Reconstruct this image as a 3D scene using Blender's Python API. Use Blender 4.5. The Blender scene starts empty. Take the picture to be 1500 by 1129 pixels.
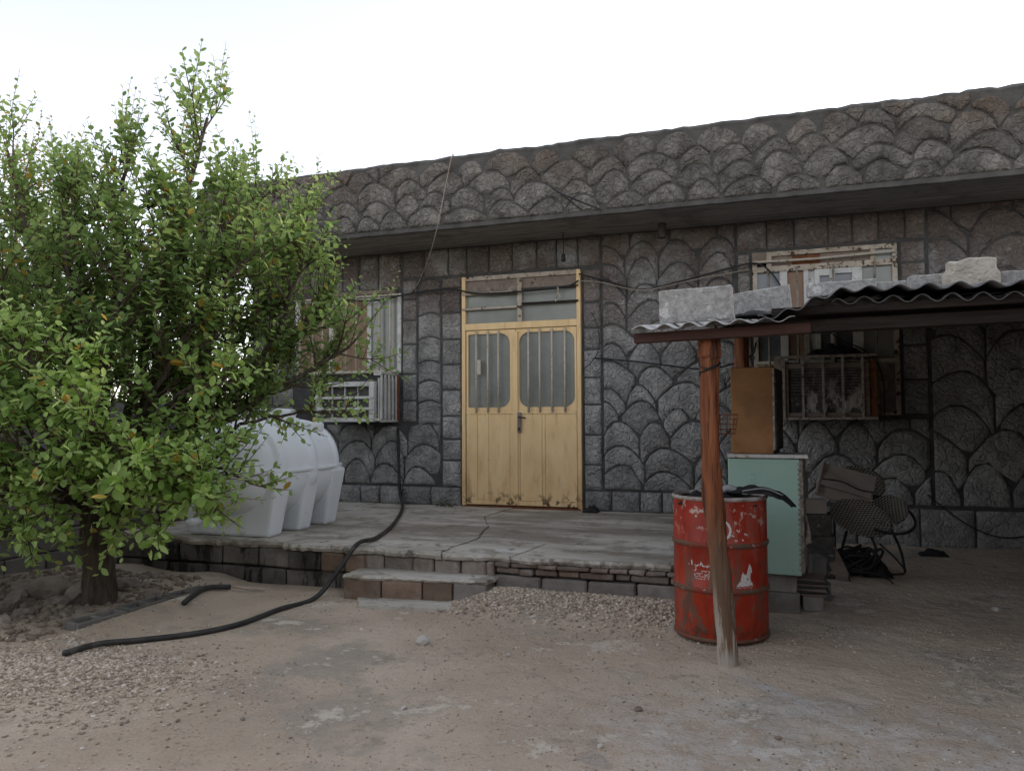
import bpy, bmesh, math, random
import numpy as np
from mathutils import Vector, Matrix, Euler, noise
R = math.radians
C = bpy.context.scene.collection
sc = bpy.context.scene

# ---------------------------------------------------------------- camera
cam_d = bpy.data.cameras.new('camera')
cam_d.sensor_fit = 'HORIZONTAL'; cam_d.sensor_width = 36.0
cam_d.lens = 36.0 * 1125 / 1500
cam_d.clip_start = 0.05; cam_d.clip_end = 2000
cam = bpy.data.objects.new('camera', cam_d); C.objects.link(cam)
yaw, pitch, roll = R(19.3), math.atan(51 / 1125), -0.005
fwd = Vector((-math.sin(yaw) * math.cos(pitch), math.cos(yaw) * math.cos(pitch), math.sin(pitch)))
rt0 = Vector((math.cos(yaw), math.sin(yaw), 0)); up0 = rt0.cross(fwd)
rt = rt0 * math.cos(roll) + up0 * math.sin(roll); up = -rt0 * math.sin(roll) + up0 * math.cos(roll)
mw = Matrix((rt, up, -fwd)).transposed().to_4x4(); mw.translation = (3.04, -8.68, 1.38)
cam.matrix_world = mw
sc.camera = cam

# ---------------------------------------------------------------- sky, sun, exposure
SUN_EL, SUN_AZ = R(25), R(48)
w = bpy.data.worlds.new('World'); sc.world = w; w.use_nodes = True
nt = w.node_tree
sky = nt.nodes.new('ShaderNodeTexSky'); sky.sky_type = 'NISHITA'; sky.sun_disc = False
sky.sun_elevation = SUN_EL; sky.sun_rotation = SUN_AZ
sky.air_density = 1.0; sky.dust_density = 0.5; sky.ozone_density = 1.0
hs = nt.nodes.new('ShaderNodeHueSaturation'); hs.inputs['Saturation'].default_value = 0.36
nt.links.new(sky.outputs[0], hs.inputs['Color'])
bg = nt.nodes['Background']; bg.inputs[1].default_value = 0.15
tn = nt.nodes.new('ShaderNodeMixRGB'); tn.blend_type = 'MULTIPLY'; tn.inputs[0].default_value = 1; tn.inputs[2].default_value = (1.0, 0.965, 0.95, 1)   # white balance tint over the whole sky
nt.links.new(hs.outputs[0], tn.inputs[1]); nt.links.new(tn.outputs[0], bg.inputs[0])
sd = bpy.data.lights.new('sun', 'SUN'); sd.energy = 0.9; sd.angle = R(10); sd.color = (1.0, 0.88, 0.70)
so = bpy.data.objects.new('sun', sd); C.objects.link(so)
sdir = Vector((math.sin(SUN_AZ) * math.cos(SUN_EL), math.cos(SUN_AZ) * math.cos(SUN_EL), math.sin(SUN_EL)))
so.rotation_euler = sdir.to_track_quat('Z', 'Y').to_euler(); so.location = (0, 30, 20)
vs = sc.view_settings
vs.view_transform = 'Standard'; vs.look = 'None'; vs.gamma = 1.0; vs.use_curve_mapping = False
vs.exposure = 1.4

# ---------------------------------------------------------------- materials
def mat(name, cols, scale=3.0, detail=8.0, rough=0.85, layers=(), bump=0.3, bscale=45.0, bdist=0.02, stretch=(1, 1, 1),
        metallic=0.0, rnd=0.0, spec=0.3, coords='pos', bump2=None, crackle=None):
    """base colour ramp over noise; layers = list of dicts(col, scale, lo, hi, amt, stretch, z=(a,b), sph=(x,y,sx,sy,rot))"""
    m = bpy.data.materials.new(name); m.use_nodes = True
    n = m.node_tree.nodes; L = m.node_tree.links
    p = n['Principled BSDF']
    if coords == 'pos':
        g = n.new('ShaderNodeNewGeometry'); pos = g.outputs['Position']
    else:
        g = n.new('ShaderNodeTexCoord'); pos = g.outputs['Object']
    def mapped(st, rot=(0, 0, 0)):
        if tuple(st) == (1, 1, 1) and tuple(rot) == (0, 0, 0): return pos
        mp = n.new('ShaderNodeMapping'); mp.inputs['Scale'].default_value = st; mp.inputs['Rotation'].default_value = rot
        L.new(pos, mp.inputs['Vector']); return mp.outputs[0]
    def nz(sc_, det, st=(1, 1, 1), ro=0.6):
        t = n.new('ShaderNodeTexNoise'); t.inputs['Scale'].default_value = sc_; t.inputs['Detail'].default_value = det
        t.inputs['Roughness'].default_value = ro
        L.new(mapped(st), t.inputs['Vector']); return t.outputs['Fac']
    def ramp(stops, fac):
        r = n.new('ShaderNodeValToRGB'); e = r.color_ramp.elements
        while len(e) < len(stops): e.new(0.5)
        for k, (a, c) in enumerate(stops):
            e[k].position = a; e[k].color = (c[0], c[1], c[2], 1) if not isinstance(c, float) else (c, c, c, 1)
        L.new(fac, r.inputs[0]); return r.outputs[0]
    def maprange(v, a, b, c=0.0, d=1.0):
        q = n.new('ShaderNodeMapRange'); q.interpolation_type = 'SMOOTHSTEP'
        for i, x in zip(('From Min', 'From Max', 'To Min', 'To Max'), (a, b, c, d)): q.inputs[i].default_value = x
        L.new(v, q.inputs['Value']); return q.outputs[0]
    def mul(a, b):
        q = n.new('ShaderNodeMath'); q.operation = 'MULTIPLY'
        for i, x in enumerate((a, b)):
            if isinstance(x, (int, float)): q.inputs[i].default_value = x
            else: L.new(x, q.inputs[i])
        return q.outputs[0]
    k = len(cols); stops = [(0.32 + 0.36 * i / max(1, k - 1), c) for i, c in enumerate(cols)]
    col = ramp(stops, nz(scale, detail, stretch)) if k > 1 else None
    if col is None:
        rg = n.new('ShaderNodeRGB'); rg.outputs[0].default_value = (*cols[0], 1); col = rg.outputs[0]
    sep = None
    for ly in layers:
        f = maprange(nz(ly.get('scale', 4), ly.get('detail', 8), ly.get('stretch', (1, 1, 1)), ly.get('ro', 0.65)), ly.get('lo', .5), ly.get('hi', .6))
        if 'z' in ly:
            if sep is None:
                sep = n.new('ShaderNodeSeparateXYZ'); L.new(pos, sep.inputs[0])
            f = mul(f, maprange(sep.outputs[2], *ly['z']))
        if 'x' in ly:
            f = mul(f, maprange(sep.outputs[0], *ly['x']))
        if 'sph' in ly:
            x, y, sx, sy, rot = ly['sph']
            ad = n.new('ShaderNodeVectorMath'); ad.operation = 'SUBTRACT'; ad.inputs[1].default_value = (x, y, 0); L.new(pos, ad.inputs[0])
            mp = n.new('ShaderNodeVectorRotate'); mp.rotation_type = 'Z_AXIS'; mp.inputs['Angle'].default_value = -rot; L.new(ad.outputs[0], mp.inputs[0])
            ms = n.new('ShaderNodeVectorMath'); ms.operation = 'MULTIPLY'; ms.inputs[1].default_value = (1 / sx, 1 / sy, 0); L.new(mp.outputs[0], ms.inputs[0])
            ln = n.new('ShaderNodeVectorMath'); ln.operation = 'LENGTH'; L.new(ms.outputs[0], ln.inputs[0])
            f = mul(f, maprange(ln.outputs['Value'], 1.15, 0.45))
        f = mul(f, ly.get('amt', 1.0))
        mx = n.new('ShaderNodeMixRGB'); L.new(f, mx.inputs[0]); L.new(col, mx.inputs[1]); mx.inputs[2].default_value = (*ly['col'], 1)
        col = mx.outputs[0]
    if rnd:
        oi = n.new('ShaderNodeObjectInfo'); hv = n.new('ShaderNodeHueSaturation')
        L.new(maprange(oi.outputs['Random'], 0, 1, 1 - rnd, 1 + rnd), hv.inputs['Value']); L.new(col, hv.inputs['Color']); col = hv.outputs[0]
    L.new(col, p.inputs['Base Color'])
    p.inputs['Roughness'].default_value = rough; p.inputs['Metallic'].default_value = metallic
    p.inputs['Specular IOR Level'].default_value = spec
    if bump:
        bnode = n.new('ShaderNodeBump'); bnode.inputs['Strength'].default_value = bump; bnode.inputs['Distance'].default_value = bdist
        L.new(nz(bscale, 6, stretch, 0.65), bnode.inputs['Height'])
        last = bnode.outputs[0]
        if bump2:
            b2 = n.new('ShaderNodeBump'); b2.inputs['Strength'].default_value = bump2[0]; b2.inputs['Distance'].default_value = bump2[2]
            L.new(nz(bump2[1], 4), b2.inputs['Height']); L.new(last, b2.inputs['Normal']); last = b2.outputs[0]
        if crackle:
            wn = n.new('ShaderNodeTexNoise'); wn.inputs['Scale'].default_value = crackle[0] * .6; wn.inputs['Detail'].default_value = 3; L.new(pos, wn.inputs['Vector'])
            wm_ = n.new('ShaderNodeVectorMath'); wm_.operation = 'MULTIPLY_ADD'; wm_.inputs[1].default_value = (1.1 / crackle[0],) * 3; L.new(wn.outputs['Color'], wm_.inputs[0]); L.new(pos, wm_.inputs[2])
            vo = n.new('ShaderNodeTexVoronoi'); vo.feature = 'DISTANCE_TO_EDGE'; vo.inputs['Scale'].default_value = crackle[0]; L.new(wm_.outputs[0], vo.inputs['Vector'])
            cm = maprange(vo.outputs['Distance'], 0.0, .16); b3 = n.new('ShaderNodeBump'); b3.inputs['Strength'].default_value = crackle[1]; b3.inputs['Distance'].default_value = crackle[2]
            L.new(cm, b3.inputs['Height']); L.new(last, b3.inputs['Normal']); last = b3.outputs[0]
        L.new(last, p.inputs['Normal'])
    return m

def leaf_mat(name, dark, mid, light, yellow=0.02, warm=(0.30, 0.22, 0.03)):
    m = bpy.data.materials.new(name); m.use_nodes = True; n = m.node_tree.nodes; L = m.node_tree.links
    p = n['Principled BSDF']; g = n.new('ShaderNodeNewGeometry')
    r = n.new('ShaderNodeValToRGB'); e = r.color_ramp.elements
    e[0].position = 0.0; e[0].color = (*dark, 1); e[1].position = 1 - yellow - .015; e[1].color = (*light, 1)
    q = e.new(0.5); q.color = (*mid, 1)
    q = e.new(1 - yellow); q.color = (*warm, 1)
    L.new(g.outputs['Random Per Island'], r.inputs[0]); L.new(r.outputs[0], p.inputs['Base Color'])
    p.inputs['Roughness'].default_value = 0.5; p.inputs['Specular IOR Level'].default_value = 0.35
    t = n.new('ShaderNodeBsdfTranslucent'); hv = n.new('ShaderNodeHueSaturation'); hv.inputs['Value'].default_value = 1.7; hv.inputs['Hue'].default_value = 0.48
    L.new(r.outputs[0], hv.inputs['Color']); L.new(hv.outputs[0], t.inputs['Color'])
    mx = n.new('ShaderNodeMixShader'); mx.inputs[0].default_value = 0.52
    L.new(p.outputs[0], mx.inputs[1]); L.new(t.outputs[0], mx.inputs[2]); L.new(mx.outputs[0], n['Material Output'].inputs[0])
    return m

MT = {}
dust = (0.24, 0.215, 0.19)
MT['stone'] = mat('painted_stone', [(0.25, 0.246, 0.24), (0.41, 0.401, 0.387), (0.55, 0.535, 0.51)], scale=5.5, detail=10, rnd=0.16, rough=.8,
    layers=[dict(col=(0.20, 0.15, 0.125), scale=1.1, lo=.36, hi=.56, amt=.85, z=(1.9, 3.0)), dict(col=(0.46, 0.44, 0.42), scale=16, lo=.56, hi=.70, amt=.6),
            dict(col=(0.05, 0.05, 0.05), scale=30, lo=.60, hi=.68, amt=.6)], bump=1.0, bscale=17, bdist=.06, bump2=(1.0, 60, .03), crackle=(14, .8, .03))
MT['fascia_stone'] = mat('weathered_stone', [(0.12, 0.11, 0.098), (0.225, 0.208, 0.188), (0.36, 0.332, 0.295)], scale=6, detail=10, rnd=0.13, rough=.85,
    layers=[dict(col=(0.44, 0.395, 0.345), scale=9, lo=.50, hi=.68, amt=.6, z=(3.95, 3.55)), dict(col=(0.22, 0.155, 0.115), scale=.8, lo=.45, hi=.65, amt=.75, z=(3.7, 4.3)),
            dict(col=(0.035, 0.034, 0.033), scale=26, lo=.58, hi=.68, amt=.6)], bump=1.0, bscale=15, bdist=.08, bump2=(1.0, 48, .04), crackle=(14, .85, .035))
MT['wall'] = mat('wall_cement', [(0.045, 0.044, 0.044), (0.09, 0.088, 0.086)], scale=6, bump=.6, bscale=40,
    layers=[dict(col=(0.10, 0.075, 0.065), scale=1.5, lo=.5, hi=.62, amt=.6, z=(2.2, 3.2))])
MT['fascia'] = mat('fascia_cement', [(0.055, 0.052, 0.048), (0.105, 0.099, 0.092)], scale=6, bump=.7, bscale=35,
    layers=[dict(col=(0.17, 0.155, 0.14), scale=8, lo=.5, hi=.65, amt=.6, z=(4.24, 4.36))])
MT['soffit'] = mat('board_formed_soffit', [(0.13, 0.122, 0.112), (0.26, 0.245, 0.225), (0.34, 0.32, 0.29)], scale=3, stretch=(.5, 12, 12), bump=.7, bscale=6,
    layers=[dict(col=(0.11, 0.10, 0.092), scale=2.5, lo=.5, hi=.7, amt=.7)])
MT['cream'] = mat('cream_door_paint', [(0.68, 0.465, 0.23), (0.78, 0.55, 0.285), (0.82, 0.60, 0.33)], scale=2.2, rough=.5, stretch=(2.5, 1, .8),
    layers=[dict(col=(0.33, 0.22, 0.11), scale=7, lo=.55, hi=.75, amt=.5, stretch=(3, 1, .35)), dict(col=(0.045, 0.025, 0.015), scale=24, lo=.685, hi=.70, stretch=(1.2, 1, .7)),
            dict(col=(0.05, 0.025, 0.015), scale=12, lo=.55, hi=.58, z=(.58, .37)), dict(col=(0.30, 0.17, 0.08), scale=5, lo=.53, hi=.68, amt=.6, z=(1.1, .4), stretch=(2, 1, .5)), dict(col=(0.62, 0.55, 0.44), scale=9, lo=.62, hi=.68, amt=.5)], bump=.15, bscale=25, bdist=.01)
MT['chipped'] = mat('chipped_white_paint', [(0.33, 0.27, 0.205), (0.50, 0.44, 0.37)], scale=9, rough=.6,
    layers=[dict(col=(0.06, 0.03, 0.018), scale=17, lo=.56, hi=.60), dict(col=(0.20, 0.11, 0.06), scale=11, lo=.60, hi=.66)], bump=.4, bscale=40)
MT['white_frame'] = mat('white_window_paint', [(0.46, 0.45, 0.43), (0.62, 0.61, 0.59)], scale=7, rough=.55,
    layers=[dict(col=(0.16, 0.11, 0.08), scale=22, lo=.62, hi=.66), dict(col=(0.35, 0.31, 0.27), scale=5, lo=.5, hi=.7, amt=.7)], bump=.2, bscale=40)
MT['bar'] = mat('bar_paint', [(0.42, 0.375, 0.30), (0.53, 0.48, 0.40)], scale=10, rough=.55, layers=[dict(col=(0.10, 0.06, 0.04), scale=26, lo=.61, hi=.65)], bump=.2)
MT['shadebar'] = mat('shaded_bar', [(0.17, 0.145, 0.12), (0.30, 0.265, 0.225)], scale=12, rough=.8, layers=[dict(col=(0.07, 0.04, 0.025), scale=26, lo=.56, hi=.62)], bump=.3)  # bar paint darkened to carry the shade at the right window; rust flecks
MT['glass'] = mat('frosted_dusty_glass', [(0.18, 0.185, 0.16), (0.27, 0.275, 0.255)], scale=2.5, rough=.28, spec=.5, layers=[dict(col=(0.30, 0.29, 0.26), scale=6, lo=.58, hi=.75, amt=.4)], bump=.04)
MT['dark_glass'] = mat('dark_window_glass', [(0.10, 0.105, 0.115), (0.17, 0.18, 0.19)], scale=2, rough=.2, spec=.5, layers=[dict(col=(0.25, 0.23, 0.20), scale=7, lo=.55, hi=.8, amt=.5)], bump=.03)
MT['hardboard'] = mat('brown_hardboard', [(0.25, 0.165, 0.11), (0.32, 0.215, 0.145)], scale=3, rough=.7, layers=[dict(col=(0.12, 0.07, 0.045), scale=9, lo=.62, hi=.72, amt=.6)], bump=.1)
MT['dusty_panel'] = mat('dusty_brown_panel', [(0.17, 0.13, 0.105), (0.25, 0.20, 0.165)], scale=8, rough=.8, layers=[dict(col=(0.05, 0.03, 0.02), scale=20, lo=.62, hi=.66), dict(col=(0.36, 0.33, 0.29), scale=9, lo=.57, hi=.66, amt=.7)], bump=.3)
MT['rust'] = mat('rust', [(0.10, 0.04, 0.02), (0.22, 0.085, 0.035)], scale=18, rough=.9, bump=.5)
MT['darkmetal'] = mat('dark_metal', [(0.03, 0.028, 0.026), (0.07, 0.06, 0.055)], scale=14, rough=.6, bump=.3)
MT['steel'] = mat('handle_metal', [(0.18, 0.15, 0.14), (0.28, 0.24, 0.22)], scale=20, rough=.4, metallic=.6, bump=.1)
MT['slab'] = mat('porch_concrete', [(0.36, 0.335, 0.28), (0.52, 0.485, 0.425), (0.64, 0.61, 0.56)], scale=1.6, detail=10, rough=.75, stretch=(.6, 1.5, 1),
    layers=[dict(col=(0.22, 0.19, 0.148), scale=1.1, lo=.47, hi=.60, amt=.8, stretch=(.5, 1.6, 1)), dict(col=(0.52, 0.52, 0.51), scale=3.5, lo=.57, hi=.68, amt=.7, stretch=(.5, 3, 1)),
            dict(col=(0.20, 0.165, 0.12), scale=4, detail=12, ro=.7, lo=.52, hi=.62, amt=.65), dict(col=(0.09, 0.08, 0.068), scale=7, detail=12, ro=.7, lo=.60, hi=.66, amt=.7)], bump=.8, bscale=18, bdist=.03, bump2=(.6, 70, .012))
MT['block'] = mat('cement_block', [(0.18, 0.16, 0.145), (0.29, 0.265, 0.24)], scale=9, rnd=.2, rough=.95, layers=[dict(col=(0.30, 0.28, 0.255), scale=12, lo=.56, hi=.68, amt=.6), dict(col=(0.19, 0.12, 0.085), scale=2.3, lo=.52, hi=.66, amt=.6)], bump=1.0, bscale=90, bdist=.012)
MT['wetblock'] = mat('damp_block', [(0.06, 0.052, 0.047), (0.13, 0.118, 0.107), (0.24, 0.22, 0.20)], scale=3, rnd=.3, rough=.8, layers=[dict(col=(0.016, 0.015, 0.014), scale=3.2, lo=.54, hi=.60, amt=.9, stretch=(2.5, 2.5, .6))], bump=.8, bscale=80, bdist=.012)
MT['wallblock'] = mat('yard_wall_block', [(0.13, 0.122, 0.112), (0.20, 0.188, 0.172)], scale=5, rnd=.15, rough=.95, layers=[dict(col=(0.24, 0.21, 0.18), scale=3, lo=.55, hi=.7, amt=.6)], bump=.8, bscale=80, bdist=.012)
MT['mortar'] = mat('mortar', [(0.06, 0.055, 0.05), (0.12, 0.11, 0.10)], scale=12, bump=.9, bscale=50, bdist=.02)
MT['brick'] = mat('rubble_piece', [(0.22, 0.185, 0.16), (0.34, 0.29, 0.255)], scale=10, rnd=.22, rough=.95, layers=[dict(col=(0.36, 0.335, 0.31), scale=14, lo=.55, hi=.65, amt=.7), dict(col=(0.17, 0.10, 0.07), scale=2, lo=.5, hi=.65, amt=.5)], bump=1.0, bscale=60, bdist=.02)
MT['redblock'] = mat('brown_step_block', [(0.17, 0.115, 0.085), (0.28, 0.205, 0.155)], scale=9, rnd=.22, rough=.95, layers=[dict(col=(0.27, 0.25, 0.23), scale=12, lo=.57, hi=.68, amt=.6)], bump=1.0, bscale=90, bdist=.012)
MT['paleblock'] = mat('pale_cement_block', [(0.27, 0.258, 0.242), (0.52, 0.50, 0.475)], scale=34, rough=.95, layers=[dict(col=(0.72, 0.70, 0.67), scale=9, lo=.60, hi=.66, amt=.8), dict(col=(0.22, 0.205, 0.19), scale=60, lo=.55, hi=.64, amt=.7)], bump=1.0, bscale=110, bdist=.012)
MT['brokenblock'] = mat('cream_broken_block', [(0.50, 0.44, 0.36), (0.68, 0.62, 0.54)], scale=12, rough=.95, bump=1.0, bscale=40, bdist=.03)
MT['tin'] = mat('corrugated_sheet', [(0.40, 0.40, 0.39), (0.52, 0.52, 0.51)], scale=2, rough=.6, metallic=.2, layers=[dict(col=(0.16, 0.10, 0.07), scale=4, lo=.5, hi=.7, amt=.8, stretch=(2, .5, 1))], bump=.1)
MT['darksheet'] = mat('dark_corrugated_sheet', [(0.075, 0.075, 0.075), (0.14, 0.14, 0.14)], scale=3, rough=.55, layers=[dict(col=(0.20, 0.20, 0.20), scale=7, lo=.55, hi=.7, amt=.6)], bump=.25)
MT['timber'] = mat('old_timber', [(0.022, 0.018, 0.015), (0.055, 0.044, 0.037)], scale=3, stretch=(.6, 9, 9), rough=.95, spec=.1, bump=.9, bscale=8, bdist=.04)
MT['endboard'] = mat('red_brown_board', [(0.045, 0.021, 0.017), (0.085, 0.042, 0.033)], scale=4, stretch=(.6, 6, 6), rough=.8, bump=.4, bscale=10)
MT['post'] = mat('stained_log', [(0.14, 0.042, 0.016), (0.25, 0.08, 0.03), (0.36, 0.135, 0.055)], scale=3.2, stretch=(7, 7, .45), rough=.6,
    layers=[dict(col=(0.06, 0.022, 0.012), scale=3, lo=.52, hi=.62, amt=.95, stretch=(10, 10, .5)), dict(col=(0.15, 0.095, 0.06), scale=3, lo=.30, hi=.42, stretch=(6, 6, .5), z=(1.0, .45), amt=.9),
            dict(col=(0.44, 0.39, 0.33), scale=3.2, lo=.49, hi=.56, stretch=(8, 8, .4), z=(.6, .15)), dict(col=(0.45, 0.40, 0.35), scale=3, lo=.2, hi=.3, z=(.13, .02), amt=.85)], bump=.8, bscale=5, bdist=.03)
MT['red'] = mat('red_drum_paint', [(0.23, 0.016, 0.006), (0.32, 0.025, 0.009), (0.38, 0.045, 0.018)], scale=3, rough=.42,
    layers=[dict(col=(0.12, 0.085, 0.06), scale=6, lo=.52, hi=.57, amt=.9, stretch=(1.4, 1.4, .6), z=(.70, .30)), dict(col=(0.10, 0.05, 0.035), scale=14, lo=.60, hi=.66, amt=.9), dict(col=(0.34, 0.10, 0.07), scale=4, lo=.55, hi=.62, amt=.5, stretch=(2, 2, .5)), dict(col=(0.50, 0.42, 0.35), scale=13, lo=.565, hi=.59, amt=.85, z=(.62, .80)),
            dict(col=(0.40, 0.29, 0.22), scale=20, lo=.66, hi=.69, amt=.8), dict(col=(0.045, 0.028, 0.02), scale=9, lo=.48, hi=.60, z=(.16, .0)), dict(col=(0.15, 0.02, 0.012), scale=5, lo=.5, hi=.7, amt=.6, stretch=(3, 3, .4))], bump=.25, bscale=18)
MT['drumrim'] = mat('worn_drum_rim', [(0.16, 0.12, 0.10), (0.50, 0.46, 0.42)], scale=14, rough=.6, bump=.3)
MT['drumrib'] = mat('rusty_drum_rib', [(0.26, 0.03, 0.018), (0.15, 0.07, 0.045), (0.12, 0.085, 0.065)], scale=7, rough=.7, layers=[dict(col=(0.45, 0.38, 0.32), scale=22, lo=.62, hi=.66)], bump=.4)
MT['drumdark'] = mat('drum_inside', [(0.02, 0.018, 0.016), (0.045, 0.035, 0.03)], scale=8, rough=.9)
MT['whitepaint'] = mat('white_stencil', [(0.55, 0.50, 0.47), (0.72, 0.68, 0.65)], scale=40, rough=.6, layers=[dict(col=(0.40, 0.05, 0.03), scale=60, lo=.58, hi=.62)], bump=0)
MT['blackcloth'] = mat('black_cloth', [(0.012, 0.012, 0.013), (0.028, 0.028, 0.03)], scale=12, rough=.75, bump=.5, bscale=60)
MT['greycloth'] = mat('grey_cloth', [(0.25, 0.25, 0.26), (0.36, 0.36, 0.37)], scale=12, rough=.9, bump=.3)
MT['mint'] = mat('mint_paint', [(0.29, 0.43, 0.36), (0.335, 0.485, 0.41)], scale=2, rough=.45,
    layers=[dict(col=(0.16, 0.16, 0.08), scale=4.2, lo=.66, hi=.75, amt=.7), dict(col=(0.07, 0.06, 0.045), scale=26, lo=.68, hi=.70), dict(col=(0.18, 0.28, 0.23), scale=9, lo=.62, hi=.75, amt=.5)], bump=.1)
MT['perf'] = mat('worn_cabinet_edge', [(0.14, 0.11, 0.09), (0.40, 0.36, 0.31)], scale=26, rough=.9, bump=.6)
MT['brownpanel'] = mat('brown_metal_panel', [(0.17, 0.075, 0.025), (0.235, 0.11, 0.038), (0.28, 0.14, 0.055)], scale=4.5, rough=.5, layers=[dict(col=(0.10, 0.055, 0.022), scale=6, lo=.58, hi=.74, amt=.6), dict(col=(0.45, 0.38, 0.28), scale=28, lo=.70, hi=.72)], bump=.12)
MT['sooty'] = mat('sooty_metal', [(0.03, 0.028, 0.026), (0.09, 0.08, 0.07)], scale=14, rough=.8, layers=[dict(col=(0.28, 0.25, 0.22), scale=22, lo=.60, hi=.68)], bump=.6)
MT['coolerwhite'] = mat('dirty_white_metal', [(0.40, 0.39, 0.37), (0.60, 0.59, 0.57)], scale=6, rough=.6, layers=[dict(col=(0.22, 0.12, 0.07), scale=14, lo=.60, hi=.66), dict(col=(0.22, 0.20, 0.18), scale=8, lo=.55, hi=.7, amt=.7, stretch=(3, 3, .5))], bump=.2)
MT['coolerdark'] = mat('dark_cooler_mesh', [(0.06, 0.06, 0.056), (0.11, 0.11, 0.10)], scale=9, rough=.8)
MT['pad'] = mat('crusted_cooler_pad', [(0.03, 0.027, 0.024), (0.10, 0.09, 0.08)], scale=12, rough=.95, layers=[dict(col=(0.36, 0.33, 0.29), scale=6, lo=.50, hi=.60, stretch=(1.6, 1.6, .8), z=(1.95, 1.5))], bump=.8)
MT['oldwood'] = mat('grey_brown_wood', [(0.13, 0.10, 0.08), (0.22, 0.17, 0.14)], scale=5, stretch=(1, 1, 4), rough=.9, bump=.4)
MT['tank'] = mat('white_tank_plastic', [(0.72, 0.76, 0.79), (0.79, 0.82, 0.84)], scale=2, rough=.42, spec=.4, layers=[dict(col=(0.46, 0.43, 0.39), scale=4, lo=.54, hi=.75, amt=.7, z=(1.1, .4), stretch=(2, 2, .6)), dict(col=(0.40, 0.36, 0.30), scale=9, lo=.62, hi=.70, amt=.5)], bump=.05)
MT['hose'] = mat('black_hose', [(0.018, 0.018, 0.018), (0.05, 0.048, 0.045)], scale=9, rough=.55, layers=[dict(col=(0.14, 0.125, 0.11), scale=7, lo=.58, hi=.7, amt=.5)], bump=.2)
MT['cable'] = mat('black_cable', [(0.02, 0.02, 0.02)], rough=.6, bump=0)
MT['palewire'] = mat('pale_wire', [(0.30, 0.25, 0.20)], rough=.7, bump=0)
MT['bark'] = mat('tree_bark', [(0.045, 0.035, 0.028), (0.10, 0.078, 0.06), (0.16, 0.125, 0.10)], scale=7, stretch=(3, 3, .5), rough=.95, bump=1.0, bscale=14, bdist=.05)
MT['twig'] = mat('twig_bark', [(0.05, 0.035, 0.025), (0.10, 0.07, 0.05)], scale=10, rough=.9)
MT['leaf'] = leaf_mat('leaf_green', (0.10, 0.175, 0.05), (0.165, 0.26, 0.078), (0.26, 0.36, 0.13), .014)
MT['bigleaf'] = leaf_mat('leaf_bright_green', (0.18, 0.285, 0.075), (0.26, 0.395, 0.115), (0.37, 0.50, 0.20), .012, (0.42, 0.30, 0.05))
MT['yleaf'] = leaf_mat('leaf_olive', (0.10, 0.11, 0.02), (0.16, 0.16, 0.03), (0.22, 0.20, 0.04), .02)
MT['yellowleaf'] = mat('yellowed_leaf', [(0.50, 0.33, 0.05), (0.56, 0.42, 0.12)], scale=30, rough=.6, bump=0)
MT['carton'] = mat('grey_brown_carton', [(0.20, 0.165, 0.14), (0.27, 0.23, 0.20)], scale=5, rough=.9, bump=.15)
MT['rock'] = mat('field_rock', [(0.17, 0.135, 0.11), (0.30, 0.25, 0.21)], scale=7, rough=.95, rnd=.2, bump=.8, bscale=30, bdist=.03)
MT['palerock'] = mat('pale_rock', [(0.40, 0.36, 0.32), (0.55, 0.51, 0.47)], scale=9, rough=.95, rnd=.2, bump=.5, bscale=40)
MT['whitestick'] = mat('bare_stick', [(0.42, 0.33, 0.25), (0.55, 0.46, 0.37)], scale=12, rough=.8, bump=.2)
def pebble_mat():
    m = bpy.data.materials.new('pebbles'); m.use_nodes = True; n = m.node_tree.nodes; L = m.node_tree.links
    g = n.new('ShaderNodeNewGeometry'); r = n.new('ShaderNodeValToRGB'); e = r.color_ramp.elements
    e[0].color = (0.19, 0.155, 0.125, 1); e[1].color = (0.66, 0.60, 0.54, 1)
    for p, c in ((.3, (0.35, 0.28, 0.21)), (.6, (0.46, 0.38, 0.29)), (.9, (0.54, 0.46, 0.37))):
        q = e.new(p); q.color = (*c, 1)
    L.new(g.outputs['Random Per Island'], r.inputs[0]); L.new(r.outputs[0], n['Principled BSDF'].inputs['Base Color'])
    n['Principled BSDF'].inputs['Roughness'].default_value = .95
    return m
MT['pebble'] = pebble_mat()
MT['soilclod'] = mat('soil_clod', [(0.14, 0.11, 0.085), (0.27, 0.215, 0.17)], scale=6, rough=.98, bump=.4)
MT['ground'] = mat('packed_dirt', [(0.44, 0.345, 0.262), (0.535, 0.43, 0.33), (0.62, 0.515, 0.41)], scale=.9, detail=12, rough=.95,
    layers=[dict(col=(0.37, 0.325, 0.27), scale=.8, detail=12, ro=.7, lo=.50, hi=.60, amt=.8), dict(col=(0.70, 0.62, 0.52), scale=1.6, detail=12, ro=.7, lo=.585, hi=.62, amt=.8),
            dict(col=(0.27, 0.23, 0.185), scale=1.9, detail=12, ro=.7, lo=.59, hi=.65, amt=.6), dict(col=(0.66, 0.63, 0.59), scale=5, lo=.40, hi=.62, amt=.65, detail=12, ro=.75, sph=(3.55, -5.3, 1.7, .95, R(-10))),
            dict(col=(0.50, 0.48, 0.46), scale=6, lo=.36, hi=.5, amt=.8, sph=(3.0, -4.5, .42, .045, R(-38))),
            
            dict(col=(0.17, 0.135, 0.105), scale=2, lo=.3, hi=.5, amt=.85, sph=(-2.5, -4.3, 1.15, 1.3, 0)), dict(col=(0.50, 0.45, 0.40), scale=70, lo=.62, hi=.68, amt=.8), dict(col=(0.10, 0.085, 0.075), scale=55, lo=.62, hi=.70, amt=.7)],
    bump=1.0, bscale=55, bdist=.02, bump2=(.8, 8, .05))
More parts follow.
